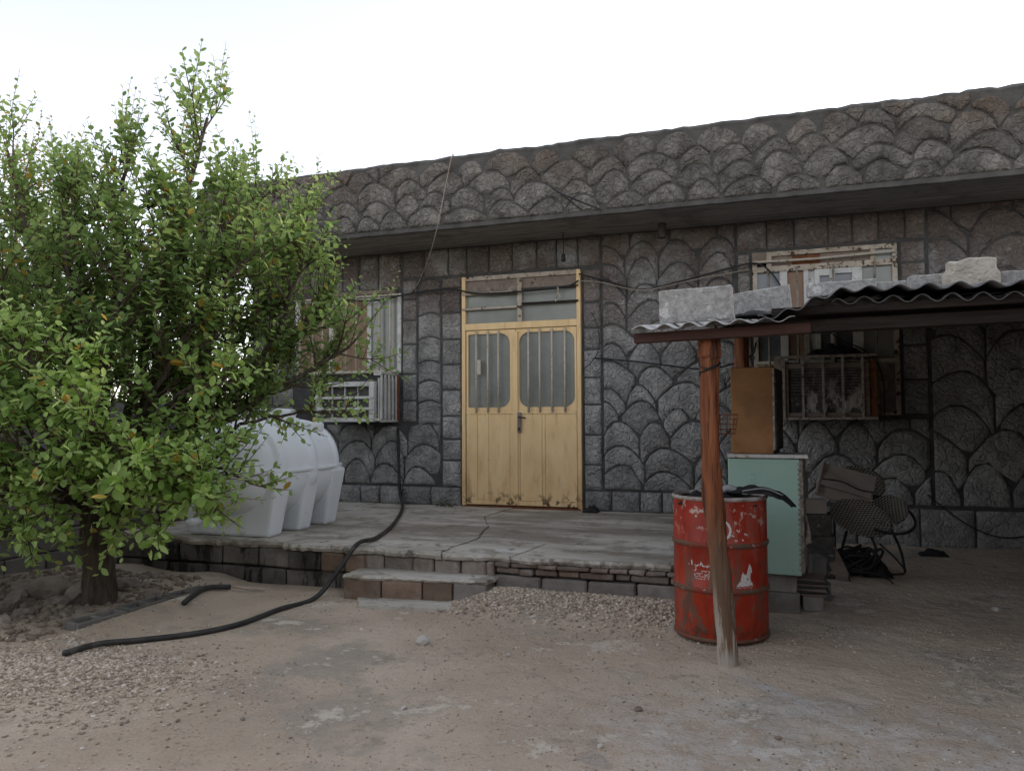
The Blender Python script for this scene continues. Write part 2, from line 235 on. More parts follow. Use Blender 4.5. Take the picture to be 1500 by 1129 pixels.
def weave_mat():
    m = bpy.data.materials.new('woven_strips'); m.use_nodes = True; n = m.node_tree.nodes; L = m.node_tree.links
    tc = n.new('ShaderNodeUVMap'); br = n.new('ShaderNodeTexBrick')
    br.offset = .5; br.inputs['Scale'].default_value = 1.0; br.inputs['Brick Width'].default_value = 1.0; br.inputs['Row Height'].default_value = .5
    br.inputs['Mortar Size'].default_value = .13; br.inputs['Color1'].default_value = (0.34, 0.30, 0.24, 1); br.inputs['Color2'].default_value = (0.26, 0.23, 0.18, 1); br.inputs['Mortar'].default_value = (0.012, 0.012, 0.012, 1)
    L.new(tc.outputs[0], br.inputs[0]); L.new(br.outputs[0], n['Principled BSDF'].inputs['Base Color']); n['Principled BSDF'].inputs['Roughness'].default_value = .8
    b = n.new('ShaderNodeBump'); b.inputs['Strength'].default_value = .6; L.new(br.outputs['Fac'], b.inputs['Height']); b.invert = True; L.new(b.outputs[0], n['Principled BSDF'].inputs['Normal'])
    return m
MT['weave'] = weave_mat()

# ---------------------------------------------------------------- mesh helpers
class MB:
    def __init__(s): s.v = []; s.f = []; s.sm = False
    def add(s, vs_, fs):
        o = len(s.v); s.v += [tuple(p) for p in vs_]; s.f += [tuple(i + o for i in f) for f in fs]; return s
    def box(s, x0, x1, y0, y1, z0, z1, j=0.0, rng=random):
        q = lambda: rng.uniform(-j, j) if j else 0
        v = [(x + q(), y + q(), z + q()) for z in (z0, z1) for x, y in ((x0, y0), (x1, y0), (x1, y1), (x0, y1))]
        return s.add(v, [(3, 2, 1, 0), (4, 5, 6, 7), (0, 1, 5, 4), (1, 2, 6, 5), (2, 3, 7, 6), (3, 0, 4, 7)])
    def obox(s, c, half, rot):
        M_ = Euler(rot).to_matrix(); c = Vector(c)
        v = [c + M_ @ Vector((sx * half[0], sy * half[1], sz * half[2])) for sz in (-1, 1) for sx, sy in ((-1, -1), (1, -1), (1, 1), (-1, 1))]
        return s.add(v, [(3, 2, 1, 0), (4, 5, 6, 7), (0, 1, 5, 4), (1, 2, 6, 5), (2, 3, 7, 6), (3, 0, 4, 7)])
    def tube(s, pts, r, n=8, r1=None, cap=True, jit=0.0):
        pts = [Vector(p) for p in pts]; m = len(pts); o = len(s.v); prev = None
        for i, p in enumerate(pts):
            t = (pts[min(i + 1, m - 1)] - pts[max(i - 1, 0)]).normalized()
            if prev is None:
                a = Vector((0, 0, 1)) if abs(t.z) < .9 else Vector((1, 0, 0))
                prev = t.cross(a).normalized()
            u = (prev - t * prev.dot(t)).normalized(); prev = u; b = t.cross(u)
            rr = (r[i] if isinstance(r, (list, tuple)) else (r if r1 is None else r + (r1 - r) * i / (m - 1)))
            for k in range(n):
                a = 2 * math.pi * k / n; q = rr * (1 + (jit * noise.noise(p * 7 + Vector((k * 1.7, 0, 0))) if jit else 0))
                s.v.append(tuple(p + u * (math.cos(a) * q) + b * (math.sin(a) * q)))
        for i in range(m - 1):
            for k in range(n):
                s.f.append((o + i * n + k, o + i * n + (k + 1) % n, o + (i + 1) * n + (k + 1) % n, o + (i + 1) * n + k))
        if cap:
            s.f.append(tuple(o + k for k in reversed(range(n)))); s.f.append(tuple(o + (m - 1) * n + k for k in range(n)))
        return s
    def lathe(s, prof, n=32, c=(0, 0, 0), cap=False):
        o = len(s.v)
        for r_, z in prof:
            for k in range(n):
                a = 2 * math.pi * k / n; s.v.append((c[0] + r_ * math.cos(a), c[1] + r_ * math.sin(a), c[2] + z))
        m = len(prof)
        for i in range(m - 1):
            for k in range(n): s.f.append((o + i * n + k, o + i * n + (k + 1) % n, o + (i + 1) * n + (k + 1) % n, o + (i + 1) * n + k))
        if cap: s.f.append(tuple(o + k for k in reversed(range(n)))); s.f.append(tuple(o + (m - 1) * n + k for k in range(n)))
        return s
    def grid(s, P):
        o = len(s.v); a = len(P); b = len(P[0])
        for row in P: s.v += [tuple(p) for p in row]
        for i in range(a - 1):
            for k in range(b - 1): s.f.append((o + i * b + k, o + (i + 1) * b + k, o + (i + 1) * b + k + 1, o + i * b + k + 1))
        return s
    def prism(s, poly, z0, z1):          # poly in xy
        n = len(poly); return s.add([(x, y, z0) for x, y in poly] + [(x, y, z1) for x, y in poly],
            [tuple(reversed(range(n))), tuple(range(n, 2 * n))] + [(i, (i + 1) % n, n + (i + 1) % n, n + i) for i in range(n)])
    def slabprism(s, poly, z0, z1, seed):     # slab whose broken rim undercuts unevenly (poly counter-clockwise or not, rim faces -Y)
        n = len(poly); mid = z0 + .55 * (z1 - z0)
        low = [(x + .01 * nz3(x * 17, y * 17, seed), y + (.012 + .022 * abs(nz3(x * 13, seed)) if y < -2.9 else 0), z0) for x, y in poly]
        md = [(x, y + (.012 * nz3(x * 23, seed, 4) - .004 if y < -2.9 else 0), mid + .008 * nz3(x * 19, seed)) for x, y in poly]
        tp = [(x, y + (.006 + .008 * nz3(x * 29, seed, 9) if y < -2.9 else 0), z1) for x, y in poly]
        s.add(low + md + tp, [tuple(reversed(range(n))), tuple(range(2 * n, 3 * n))] + [(k * n + i, k * n + (i + 1) % n, (k + 1) * n + (i + 1) % n, (k + 1) * n + i) for k in (0, 1) for i in range(n)]); return s
    def mesh(s, name, m, smooth=False):
        me = bpy.data.meshes.new(name); me.from_pydata(s.v, [], s.f); me.update()
        if smooth: me.polygons.foreach_set('use_smooth', [True] * len(me.polygons))
        me.materials.append(MT[m] if isinstance(m, str) else m); return me
    def build(s, name, m, parent=None, smooth=False, bevel=0, loc=None, rot=None):
        o = bpy.data.objects.new(name, s.mesh(name, m, smooth)); C.objects.link(o)
        if parent is not None: o.parent = parent
        if loc: o.location = loc
        if rot: o.rotation_euler = rot
        if bevel:
            b = o.modifiers.new('bevel', 'BEVEL'); b.width = bevel; b.segments = 2; b.limit_method = 'ANGLE'
        return o
def link(name, me, parent=None, loc=(0, 0, 0), rot=(0, 0, 0), scale=None):
    o = bpy.data.objects.new(name, me); C.objects.link(o); o.parent = parent; o.location = loc; o.rotation_euler = rot
    if scale: o.scale = scale
    return o
def tag(o, label, cat, group=None):
    o['label'] = label; o['category'] = cat
    if group: o['group'] = group
    return o
def thing(name, label, cat, loc=(0, 0, 0), rot=(0, 0, 0), group=None):
    o = bpy.data.objects.new(name, None); C.objects.link(o); o.location = loc; o.rotation_euler = rot; o.empty_display_size = .2
    return tag(o, label, cat, group)
def part(name, parent):                   # an Empty part that carries sub-parts only
    o = bpy.data.objects.new(name, None); C.objects.link(o); o.parent = parent; return o
def smooth_path(pts, k=6):                # Catmull-Rom
    P = [Vector(p) for p in pts]; P = [2 * P[0] - P[1]] + P + [2 * P[-1] - P[-2]]; out = []
    for i in range(1, len(P) - 2):
        for j in range(k):
            t = j / k; a, b, c, d = P[i - 1:i + 3]
            out.append(.5 * ((2 * b) + (c - a) * t + (2 * a - 5 * b + 4 * c - d) * t * t + (3 * b - a - 3 * c + d) * t ** 3))
    return out + [P[-2]]
def nz3(x, y, z=0.0): return noise.noise(Vector((x, y, z)))
def sst(a, b, x):
    t = max(0.0, min(1.0, (x - a) / (b - a))); return t * t * (3 - 2 * t)

# ---------------------------------------------------------------- ground
def gh(x, y):
    z = .1 * sst(-2.9, -.2, y) * sst(2.3, 3.0, x)
    z += .11 * sst(-3.75, -3.15, y) * sst(.55, 1.0, x) * (1 - sst(2.4, 2.8, x))
    if x < -1.15: z += (.05 + .05 * nz3(x * 1.7, y * 1.7)) * sst(-1.3, -1.7, x) * sst(-6.2, -5.3, y)
    d = abs(x + 1.25 + .25 * (y + 4.2) * .3); z += .055 * math.exp(-(d / .14) ** 2) * sst(-5.6, -5.0, y) * (1 - sst(-3.5, -3.25, y))
    z += .07 * math.exp(-(((x + .62) / .62) ** 2 + ((y + 5.5) / .42) ** 2))
    z += .014 * nz3(x * 1.1, y * 1.1, 3) + .006 * nz3(x * 4, y * 4, 7)
    f = max(abs(x) - 7, abs(y + 4) - 7, 0)
    return z * max(0, 1 - f / 5)
def axis(c0, c1, step, far):
    a = list(np.arange(c0, c1, step)); s_ = step; x = c1; hi = []
    while x < far: hi.append(x); s_ *= 1.35; x += s_
    lo = []; s_ = step; x = c0 - step
    while x > -far: lo.append(x); s_ *= 1.35; x -= s_
    return lo[::-1] + a + hi
gx, gy = axis(-4.2, 6.4, .045, 400), axis(-8.2, .2, .045, 400)
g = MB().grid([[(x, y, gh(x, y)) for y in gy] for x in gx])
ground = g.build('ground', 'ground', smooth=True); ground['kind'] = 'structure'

# ---------------------------------------------------------------- house
house = thing('house', 'long single-storey house faced with dark grey moulded stone scallops', 'house')
WT = 3.54
wm = MB()
# openings: door x -.635...866 z .33..3.14 ; left window -3.05..-1.475 z 1.98..3.0 ; right window 2.77..4.195 z 1.41..3.18
XL, XR = -3.75, 11.0  # right end extended out of view so the house shades the yard
for x0, x1, z0, z1 in ((XL, -3.05, -.2, WT), (-3.05, -1.475, -.2, 1.98), (-3.05, -1.475, 3.0, WT), (-1.475, -.635, -.2, WT), (-.635, .866, -.2, .33), (-.635, .866, 3.14, WT),
                       (.866, 2.77, -.2, WT), (2.77, 4.195, -.2, 1.41), (2.77, 4.195, 3.18, WT), (4.195, XR, -.2, WT)):
    wm.box(x0, x1, 0, .25, z0, z1)
wm.box(XL, XL + .25, .25, 6, -.2, WT).box(XR - .25, XR, .25, 6, -.2, WT).box(XL, XR, 6, 6.25, -.2, WT).box(XL + .25, XR - .25, 1.6, 1.7, -.2, WT)
wall = wm.build('wall', 'wall', house)
rs = random.Random(4)
def stone(parent, x0, x1, lo, hi, mname, y=0.0, proud=.035, name='stone', rough=.013, nu=9, nv=7):
    """a moulded stone between the curves lo(x) and hi(x), standing proud of the plane y (facing -Y)"""
    us = [0, .022, .10, .30, .5, .70, .90, .978, 1.0]; vs_ = [0, .04, .16, .42, .66, .88, .96, 1.0]
    cx = (x0 + x1) / 2; cz = (lo(cx) + hi(cx)) / 2; P = []
    pr = proud * rs.uniform(.75, 1.3); tx, tz = rs.uniform(-.25, .25), rs.uniform(-.25, .25)
    for u in us:
        x = x0 + (x1 - x0) * u; a, b = lo(x), hi(x); row = []
        for v in vs_:
            z = a + (b - a) * v
            edge = min(u, 1 - u, v, 1 - v)
            e = 0 if edge == 0 else (.62 if edge < .06 else 1.0)
            if (u in (us[1], us[-2])) and (v in (vs_[1], vs_[-2])): e = .45
            dome = .88 + .12 * (1 - (2 * u - 1) ** 2) * (1 - (2 * v - 1) ** 2)
            q = pr * e * dome * (1 + tx * (2 * u - 1) + tz * (2 * v - 1)) + (rough * nz3(x * 11, z * 11, y * 3) + rough * .8 * nz3(x * 25, z * 25)) * e
            if e == 0: q = -.004
            row.append((x - cx + .006 * nz3(z * 14, x * 9), -q, z - cz + .005 * nz3(x * 14, z * 9, 5)))
        P.append(row)
    m = MB().grid(P)
    m.f = [tuple(reversed(f)) for f in m.f]
    return m.build(name, mname, parent, smooth=True, loc=(cx, y, cz))
def scallops(parent, x0, x1, z0, z1, pitch, width, mname, y=0.0, seed=1, proud=.024):
    rr = random.Random(seed); rows = []
    nrow = int((z1 - z0) / pitch) + 2
    for r_ in range(nrow):
        xs = [x0 - (rr.uniform(.2, .9) * width if r_ % 2 else rr.uniform(.0, .4) * width)]
        while xs[-1] < x1: xs.append(xs[-1] + width * rr.uniform(.74, 1.3))
        cells = []
        for i in range(len(xs) - 1):
            cells.append((xs[i], xs[i + 1], z0 + r_ * pitch + pitch * rr.uniform(.92, 1.35), pitch * rr.uniform(.75, 1.05), rr.uniform(-.25, .25)))
        rows.append(cells)
    def top(r_, x):
        for a, b, zt, amp, sk in rows[r_]:
            if a <= x <= b:
                t = (2 * (x - a) / (b - a) - 1); t = t + sk * (1 - t * t)
                return zt - amp * abs(t) ** 2.3
        return z0
    gp = .0075
    for r_ in range(nrow):
        for a, b, zt, amp, sk in rows[r_]:
            xa, xb = max(a, x0) + gp, min(b, x1) - gp
            if xb - xa < .05: continue
            lo = lambda x, r_=r_: max(z0 + gp, (top(r_ - 1, x) + gp) if r_ else z0 + gp)
            hi = lambda x, r_=r_: min(z1 - gp, top(r_, x) - gp)
            while xa < xb and hi(xa) - lo(xa) < .035: xa += .01
            while xa < xb and hi(xb) - lo(xb) < .035: xb -= .01
            if xb - xa < .07 or hi((xa + xb) / 2) - lo((xa + xb) / 2) < .035: continue
            hi2 = lambda x, lo=lo, hi=hi: max(hi(x), lo(x) + .012)
            stone(parent, xa, xb, lo, hi2, mname, y, proud)
def courses(parent, x0, x1, z0, z1, wide, tall, mname, y=0.0, seed=1, name='quoin', arch=0.0, proud=.024):
    rr = random.Random(seed); z = z0
    while z < z1 - .06:
        h = tall * rr.uniform(.8, 1.25); zt = min(z + h, z1)
        if z1 - zt < .1: zt = z1
        x = x0
        while x < x1 - .05:
            xe = min(x + wide * rr.uniform(.8, 1.25), x1)
            if x1 - xe < .09: xe = x1
            sl = rr.uniform(-.03, .03); bz, tz_, xm = z, zt, (x + xe) / 2; hw = (xe - x) / 2
            lo = lambda q, bz=bz, xm=xm, hw=hw: bz + .007 - arch * ((q - xm) / hw) ** 2
            hi = lambda q, tz_=tz_, xm=xm, hw=hw: tz_ - .007 - arch * ((q - xm) / hw) ** 2
            stone(parent, x + .007, xe - .007, lo, hi, mname, y, proud, name)
            x = xe
        z = zt
S = 'stone'
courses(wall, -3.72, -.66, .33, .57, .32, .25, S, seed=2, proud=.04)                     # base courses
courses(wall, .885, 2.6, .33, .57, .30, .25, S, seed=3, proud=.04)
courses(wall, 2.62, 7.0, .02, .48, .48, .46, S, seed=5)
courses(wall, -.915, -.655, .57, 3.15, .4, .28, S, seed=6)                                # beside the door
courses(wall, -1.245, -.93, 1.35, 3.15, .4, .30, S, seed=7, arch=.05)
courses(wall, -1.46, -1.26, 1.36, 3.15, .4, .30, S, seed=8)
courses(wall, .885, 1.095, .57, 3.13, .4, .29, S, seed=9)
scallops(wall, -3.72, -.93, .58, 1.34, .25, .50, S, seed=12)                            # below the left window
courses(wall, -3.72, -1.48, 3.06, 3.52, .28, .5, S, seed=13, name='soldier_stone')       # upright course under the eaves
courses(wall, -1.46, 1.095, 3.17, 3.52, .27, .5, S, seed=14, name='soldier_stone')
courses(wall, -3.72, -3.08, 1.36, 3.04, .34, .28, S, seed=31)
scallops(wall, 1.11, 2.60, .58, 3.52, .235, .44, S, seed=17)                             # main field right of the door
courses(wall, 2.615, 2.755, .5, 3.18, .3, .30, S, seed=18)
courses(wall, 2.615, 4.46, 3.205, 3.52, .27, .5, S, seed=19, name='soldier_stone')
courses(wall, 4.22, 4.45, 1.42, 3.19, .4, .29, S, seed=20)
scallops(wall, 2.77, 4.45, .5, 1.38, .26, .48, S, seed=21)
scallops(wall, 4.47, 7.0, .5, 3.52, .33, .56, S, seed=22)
# parapet
par = MB()
FY = -.9
xs = np.arange(XL - .15, XR + .16, .06)
for x0, x1 in zip(xs[:-1], xs[1:]): pass
prof = []
for x in xs:
    t = 4.335 + .02 * nz3(x * 2.2, 1) + .014 * nz3(x * 9, 2) + .012 * nz3(x * 30, 4); b = 3.505 + .006 * nz3(x * 6, 9); j = .01 * nz3(x * 5, 3)
    prof.append([(x, FY + .02, b), (x, FY - .012 + j, b + .012), (x, FY - .012 + j, b + .05), (x, FY, b + .055), (x, FY, t - .06), (x, FY - .008 + j, t - .03), (x, FY + .01, t), (x, FY + .10, t + .004), (x, FY + .19, t - .01), (x, FY + .19, 3.70)])
par.grid(prof); par.add([p for p in prof[0]], [tuple(range(10))]); par.add([p for p in prof[-1]], [tuple(reversed(range(10)))])
parapet = par.build('parapet', 'fascia', house)
scallops(parapet, XL - .1, 7.0, 3.562, 4.31, .178, .42, 'fascia_stone', y=FY, seed=44, proud=.024)
MB().box(XL - .15, XR + .15, FY + .02, 6.4, 3.545, 3.70).build('roof_slab', 'fascia', house)
rb = random.Random(3); y = FY + .022; k = 0
while y < -.02:                                                     # board-formed underside
    y1 = min(y + rb.uniform(.10, .19), -.001)
    MB().box(XL - .14, XR + .14, y + .004, y1 - .004, 3.515 + rb.uniform(0, .012), 3.543).build('soffit_board', 'soffit', house); y = y1
MB().tube([(1.85, -.3, 3.36), (1.85, -.3, 3.53)], .045, 12, cap=False).tube([(1.85, -.3, 3.362), (1.85, -.3, 3.53)], .036, 12).build('drain_pipe', 'darkmetal', house, smooth=True)
lh = MB().tube([(.732, -.3, 3.52), (.735, -.3, 3.40), (.732, -.3, 3.25)], .006, 6).lathe([(.012, .07), (.022, .06), (.026, .02), (.024, -.02), (.015, -.02)], 12, (.732, -.3, 3.2)).build('lamp_holder', 'cable', house, smooth=True)
MB().tube([(.80, -.95, 3.83), (.95, -.965, 3.71), (1.12, -.945, 3.565)], .008, 5).tube([(.87, -.95, 3.775), (1.05, -.98, 3.68), (1.32, -.95, 3.55)], .008, 5).build('cable_stub', 'cable', house)

# ---------------------------------------------------------------- door (part of the house)
door = part('door', house)
fr = MB()
fr.box(-.632, -.585, -.05, .10, .345, 3.135).box(.815, .863, -.05, .10, .345, 3.135).box(-.585, .815, -.05, .10, 2.475, 2.555)
fr.build('door_frame', 'cream', door, bevel=.006)
MB().box(-.585, .815, -.045, .10, 3.08, 3.135).build('transom_head', 'chipped', door, bevel=.006)
MB().box(.085, .145, -.046, .09, 2.556, 3.079).build('transom_mullion', 'chipped', door, bevel=.006)
for z in (2.735, 2.915):
    MB().box(-.62, .084, -.066, -.047, z - .014, z + .014).build('transom_bar', 'chipped', door, bevel=.003)
MB().box(.146, .84, -.064, -.048, 2.752, 2.778).build('transom_bar', 'timber', door)
MB().box(.146, .84, -.064, -.048, 2.935, 2.952).build('transom_bar', 'darkmetal', door)
for xa, xb in ((-.585, .085), (.145, .815)):
    MB().box(xa, xb, -.008, 0.0, 2.556, 2.925).build('pane', 'glass', door)
    MB().box(xa, xb, -.02, .01, 2.93, 3.079).build('transom_panel', 'dusty_panel', door)
MB().box(-.6, .84, -.06, .1, .335, .362).build('threshold', 'rust', door)
def rr_pts(x0, x1, z0, z1, rads, n=6):
    out = []
    for (cx, cz, a0, ox, oz), r_ in zip(((x1, z1, 0, -1, -1), (x0, z1, 90, 1, -1), (x0, z0, 180, 1, 1), (x1, z0, 270, -1, 1)), rads):
        r_ = max(r_, .004)
        for k in range(n + 1):
            a = R(a0 + 90 * k / n); out.append((cx + ox * r_ + r_ * math.cos(a), cz + oz * r_ + r_ * math.sin(a)))
    return out
def door_leaf(x0, x1, hx0, hx1, rads, bars, grooves, hinge):
    lf = MB(); z0, z1 = .375, 2.468; h0, h1 = 1.535, 2.425
    inn = rr_pts(hx0, hx1, h0, h1, rads); n = 7; cor = [(x1, z1), (x0, z1), (x0, 1.50), (x1, 1.50)]
    for yy, flip in ((-.035, 0), (.01, 1)):
        vs_ = [(x, yy, z) for x, z in inn] + [(x, yy, z) for x, z in cor]; N = len(inn); fs = []
        for k in range(4):
            for j in range(n - 1): fs.append((k * n + j, N + k, k * n + j + 1))
            fs.append((k * n + n - 1, N + k, N + (k + 1) % 4, ((k + 1) * n) % N))
        lf.add(vs_, [tuple(reversed(f)) for f in fs] if not flip else fs)
    N = len(inn); lf.add([(x, -.035, z) for x, z in inn] + [(x, .01, z) for x, z in inn], [(i, N + i, N + (i + 1) % N, (i + 1) % N) for i in range(N)])
    lf.box(x0, x0 + .002, -.035, .01, z0, z1).box(x1 - .002, x1, -.035, .01, z0, z1)
    leaf = lf.build('door_leaf', 'cream', door)
    # lower skin: stiles, rails and sheet panels with recessed joints
    MB().box(x0, x1, -.03, .01, z0, 1.50).build('leaf_backing', 'cream', door)
    MB().box(x0 + .003, x1 - .003, -.044, -.031, z0, z0 + .055).build('bottom_rail', 'cream', door, bevel=.003)
    MB().box(x0 + .003, x1 - .003, -.044, -.031, 1.455, 1.498).build('lock_rail', 'cream', door, bevel=.003)
    ed = [x0 + .003] + grooves + [x1 - .003]
    for a, b in zip(ed[:-1], ed[1:]):
        MB().box(a + .002, b - .002, -.040, -.031, z0 + .059, 1.451).build('sheet_panel', 'cream', door, bevel=.003)
    MB().box(hx0 - .01, hx1 + .01, -.012, -.004, h0 - .01, h1 + .01).build('pane', 'glass', door)
    bm_ = MB().tube([(0, -.052, h0 - .06), (0, -.052, h1 + .035)], .0125, 8).mesh('bar', 'bar', True)
    for bx in bars: link('bar', bm_, door, (bx, 0, 0))
door_leaf(-.578, .056, -.552, -.012, (.12, .015, .015, .12), (-.44, -.29, -.155), [-.43, -.285, -.015], -1)
door_leaf(.062, .81, .105, .785, (.12, .12, .12, .12), (.225, .365, .515, .672), [.115, .385, .425], 1)
MB().box(.028, .090, -.056, -.045, .40, 2.44).build('meeting_stile', 'cream', door, bevel=.004)
hd = MB().box(.085, .135, -.068, -.05, 1.235, 1.475).build('handle_plate', 'steel', door, bevel=.008)
MB().tube([(.115, -.06, 1.42), (.115, -.105, 1.42), (.14, -.115, 1.418), (.205, -.115, 1.405)], .010, 8).build('handle', 'darkmetal', door, smooth=True)
MB().tube([(.112, -.066, 1.28), (.112, -.08, 1.28)], .016, 10).build('lock_cylinder', 'darkmetal', door, smooth=True)
MB().box(-.425, -.375, -.075, -.06, 1.93, 2.11).build('bolt_plate', 'bar', door, bevel=.006)
# ---------------------------------------------------------------- windows (parts of the house)
wl = part('window', house)
MB().box(-3.05, -3.0, -.02, .08, 1.985, 2.995).box(-1.53, -1.478, -.02, .08, 1.985, 2.995).box(-3.0, -1.53, -.02, .08, 2.94, 2.995).box(-3.0, -1.53, -.02, .08, 1.985, 2.03).build('frame', 'white_frame', wl, bevel=.005)
MB().box(-1.965, -1.905, -.018, .07, 2.03, 2.94).build('mullion', 'white_frame', wl, bevel=.005)
MB().box(-2.53, -2.47, -.018, .07, 2.03, 2.94).build('mullion', 'white_frame', wl, bevel=.005)
MB().box(-2.47, -1.965, .01, .025, 2.03, 2.94).build('board_panel', 'hardboard', wl)
MB().box(-3.0, -2.53, .01, .025, 2.03, 2.94).build('board_panel', 'hardboard', wl)
MB().box(-1.905, -1.53, .01, .02, 2.03, 2.94).build('pane', 'glass', wl)
bme = MB().tube([(0, 0, 1.99), (0, 0, 2.99)], .013, 6).mesh('bar', 'bar', True)
for x in (-2.95, -2.75, -2.60, -2.25, -2.10, -1.765, -1.61): link('bar', bme, wl, (x, -.055, 0))
MB().box(-3.05, -1.5, -.07, -.042, 2.965, 2.985).build('bar', 'bar', wl)
MB().box(-3.05, -1.5, -.07, -.042, 1.995, 2.02).build('bar', 'bar', wl)
MB().box(-2.7, -1.55, -.05, -.001, 3.0, 3.05).build('lintel_board', 'dusty_panel', wl)
wr = part('window', house)
MB().box(2.775, 2.825, -.03, .08, 1.415, 3.06).box(4.14, 4.19, -.03, .08, 1.415, 3.175).box(2.92, 2.975, -.03, .08, 3.02, 3.175).box(2.975, 4.14, -.03, .08, 3.125, 3.175).box(2.825, 4.14, -.03, .08, 2.955, 3.018).box(2.825, 4.14, -.03, .08, 1.945, 2.0).box(2.825, 4.14, -.03, .08, 1.415, 1.45).build('frame', 'chipped', wr, bevel=.005)
MB().box(3.94, 3.985, -.025, .07, 3.02, 3.124).build('mullion', 'chipped', wr)
MB().box(2.975, 3.18, 0, .02, 3.02, 3.124).build('pane', 'dusty_panel', wr)
MB().box(3.18, 3.46, 0, .02, 3.02, 3.124).build('rusty_panel', 'rust', wr)
MB().box(3.46, 3.94, 0, .02, 3.02, 3.124).build('pane', 'dusty_panel', wr)
MB().box(3.985, 4.14, 0, .02, 3.02, 3.124).build('pane', 'glass', wr)
MB().box(2.772, 2.919, -.012, .03, 3.062, 3.18).build('filler_panel', 'dusty_panel', wr)
for xa, xb in ((3.05, 3.13), (3.29, 3.34), (3.40, 3.45), (3.545, 3.60), (3.76, 3.86)):
    MB().box(xa, xb, -.026, .07, 2.0, 2.955).build('mullion', 'white_frame', wr, bevel=.006)
MB().box(3.45, 3.545, -.02, .05, 2.885, 2.955).build('top_rail', 'white_frame', wr)
MB().box(3.60, 3.76, -.02, .05, 2.90, 2.955).build('top_rail', 'white_frame', wr)
for xa, xb, mm in ((2.825, 3.05, 'dark_glass'), (3.13, 3.29, 'hardboard'), (3.34, 3.40, 'white_frame'), (3.45, 3.545, 'dark_glass'), (3.60, 3.76, 'dark_glass'), (3.86, 4.14, 'glass')):
    MB().box(xa, xb, .012, .022, 2.0, 2.955).build('pane', mm, wr)
MB().box(2.825, 4.14, .012, .025, 1.45, 1.945).build('lower_panel', 'dusty_panel', wr)
bmr = MB().tube([(0, 0, 1.43), (0, 0, 2.99)], .012, 6).mesh('bar', 'bar', True)
bmr.materials[0] = MT['shadebar']
for x in (2.935, 3.225, 3.58, 3.975): link('bar', bmr, wr, (x, -.065, 0))
MB().tube([(2.78, -.07, 3.065), (3.4, -.075, 3.06), (4.17, -.07, 3.085)], .012, 6).build('bar', 'bar', wr)
MB().box(2.79, 4.17, -.07, -.048, 1.965, 1.99).build('bar', 'bar', wr)

# ---------------------------------------------------------------- air coolers
ac = thing('air_cooler', 'dirty white window cooler with slatted grille under the brown-boarded window', 'air cooler', (-1.95, -.25, 1.36))
def acb(m, n_, mm, **k): return m.build(n_, mm, ac, loc=(1.95, .25, -1.36), **k)
acb(MB().box(-2.36, -1.62, -.42, -.06, 1.40, 1.82), 'body', 'coolerdark')
acb(MB().box(-2.41, -2.36, -.5, -.42, 1.37, 1.86).box(-1.66, -1.59, -.5, -.42, 1.37, 1.86).box(-2.36, -1.66, -.5, -.42, 1.80, 1.86).box(-2.36, -1.66, -.5, -.42, 1.37, 1.42), 'front_frame', 'coolerwhite', bevel=.006)
for z in (1.53, 1.665): acb(MB().box(-2.43, -1.60, -.515, -.48, z - .016, z + .016), 'slat', 'coolerwhite', bevel=.004)
for x in (-2.19, -2.01, -1.83): acb(MB().box(x - .006, x + .006, -.47, -.45, 1.42, 1.80), 'grille_wire', 'coolerwhite')
acb(MB().box(-1.60, -1.50, -.49, -.47, 1.38, 1.41).box(-1.60, -1.50, -.49, -.47, 1.93, 1.96).box(-1.53, -1.5, -.47, -.03, 1.365, 1.395).box(-1.53, -1.5, -.47, -.03, 1.95, 1.98), 'cage_rail', 'coolerwhite', bevel=.004)
for i in range(5):
    yy = -.46 + i * .095
    acb(MB().box(-1.525, -1.505, yy, yy + .03, 1.395, 1.95), 'cage_bar', 'coolerwhite', bevel=.003)
acb(MB().box(-1.57, -1.545, -.44, -.03, 1.40, 1.90), 'side_panel', 'coolerwhite')
acb(MB().box(-1.52, -1.482, -.07, -.042, 1.38, 1.96), 'rusty_edge', 'rust')
ac2 = thing('air_cooler', 'rust-framed window cooler with crusted pad under the grey right-hand window', 'air cooler', (3.45, -.2, 1.4))
def acc(m, n_, mm, **k): return m.build(n_, mm, ac2, loc=(-3.45, .2, -1.4), **k)
acc(MB().box(3.12, 3.82, -.38, -.075, 1.44, 1.90), 'body', 'pad')
acc(MB().box(3.06, 3.115, -.42, -.34, 1.40, 1.935).box(3.81, 3.865, -.42, -.34, 1.40, 1.935).box(3.115, 3.81, -.42, -.34, 1.885, 1.935).box(3.115, 3.81, -.42, -.34, 1.40, 1.44), 'front_frame', 'oldwood', bevel=.005)
acc(MB().box(2.98, 3.055, -.40, -.075, 1.38, 2.0), 'side_panel', 'dusty_panel'); acc(MB().box(3.87, 3.93, -.40, -.075, 1.40, 1.96), 'side_panel', 'rust')
for x in (3.07, 3.25, 3.44, 3.62, 3.80): acc(MB().box(x - .011, x + .011, -.445, -.43, 1.39, 1.99), 'cage_bar', 'shadebar')
acc(MB().box(2.98, 3.93, -.455, -.425, 1.99, 2.015).box(2.98, 3.93, -.455, -.425, 1.37, 1.395), 'cage_rail', 'shadebar')
for i in range(9): acc(MB().box(3.12, 3.81, -.392, -.386, 1.87 - i * .03, 1.873 - i * .03), 'grille_wire', 'shadebar')

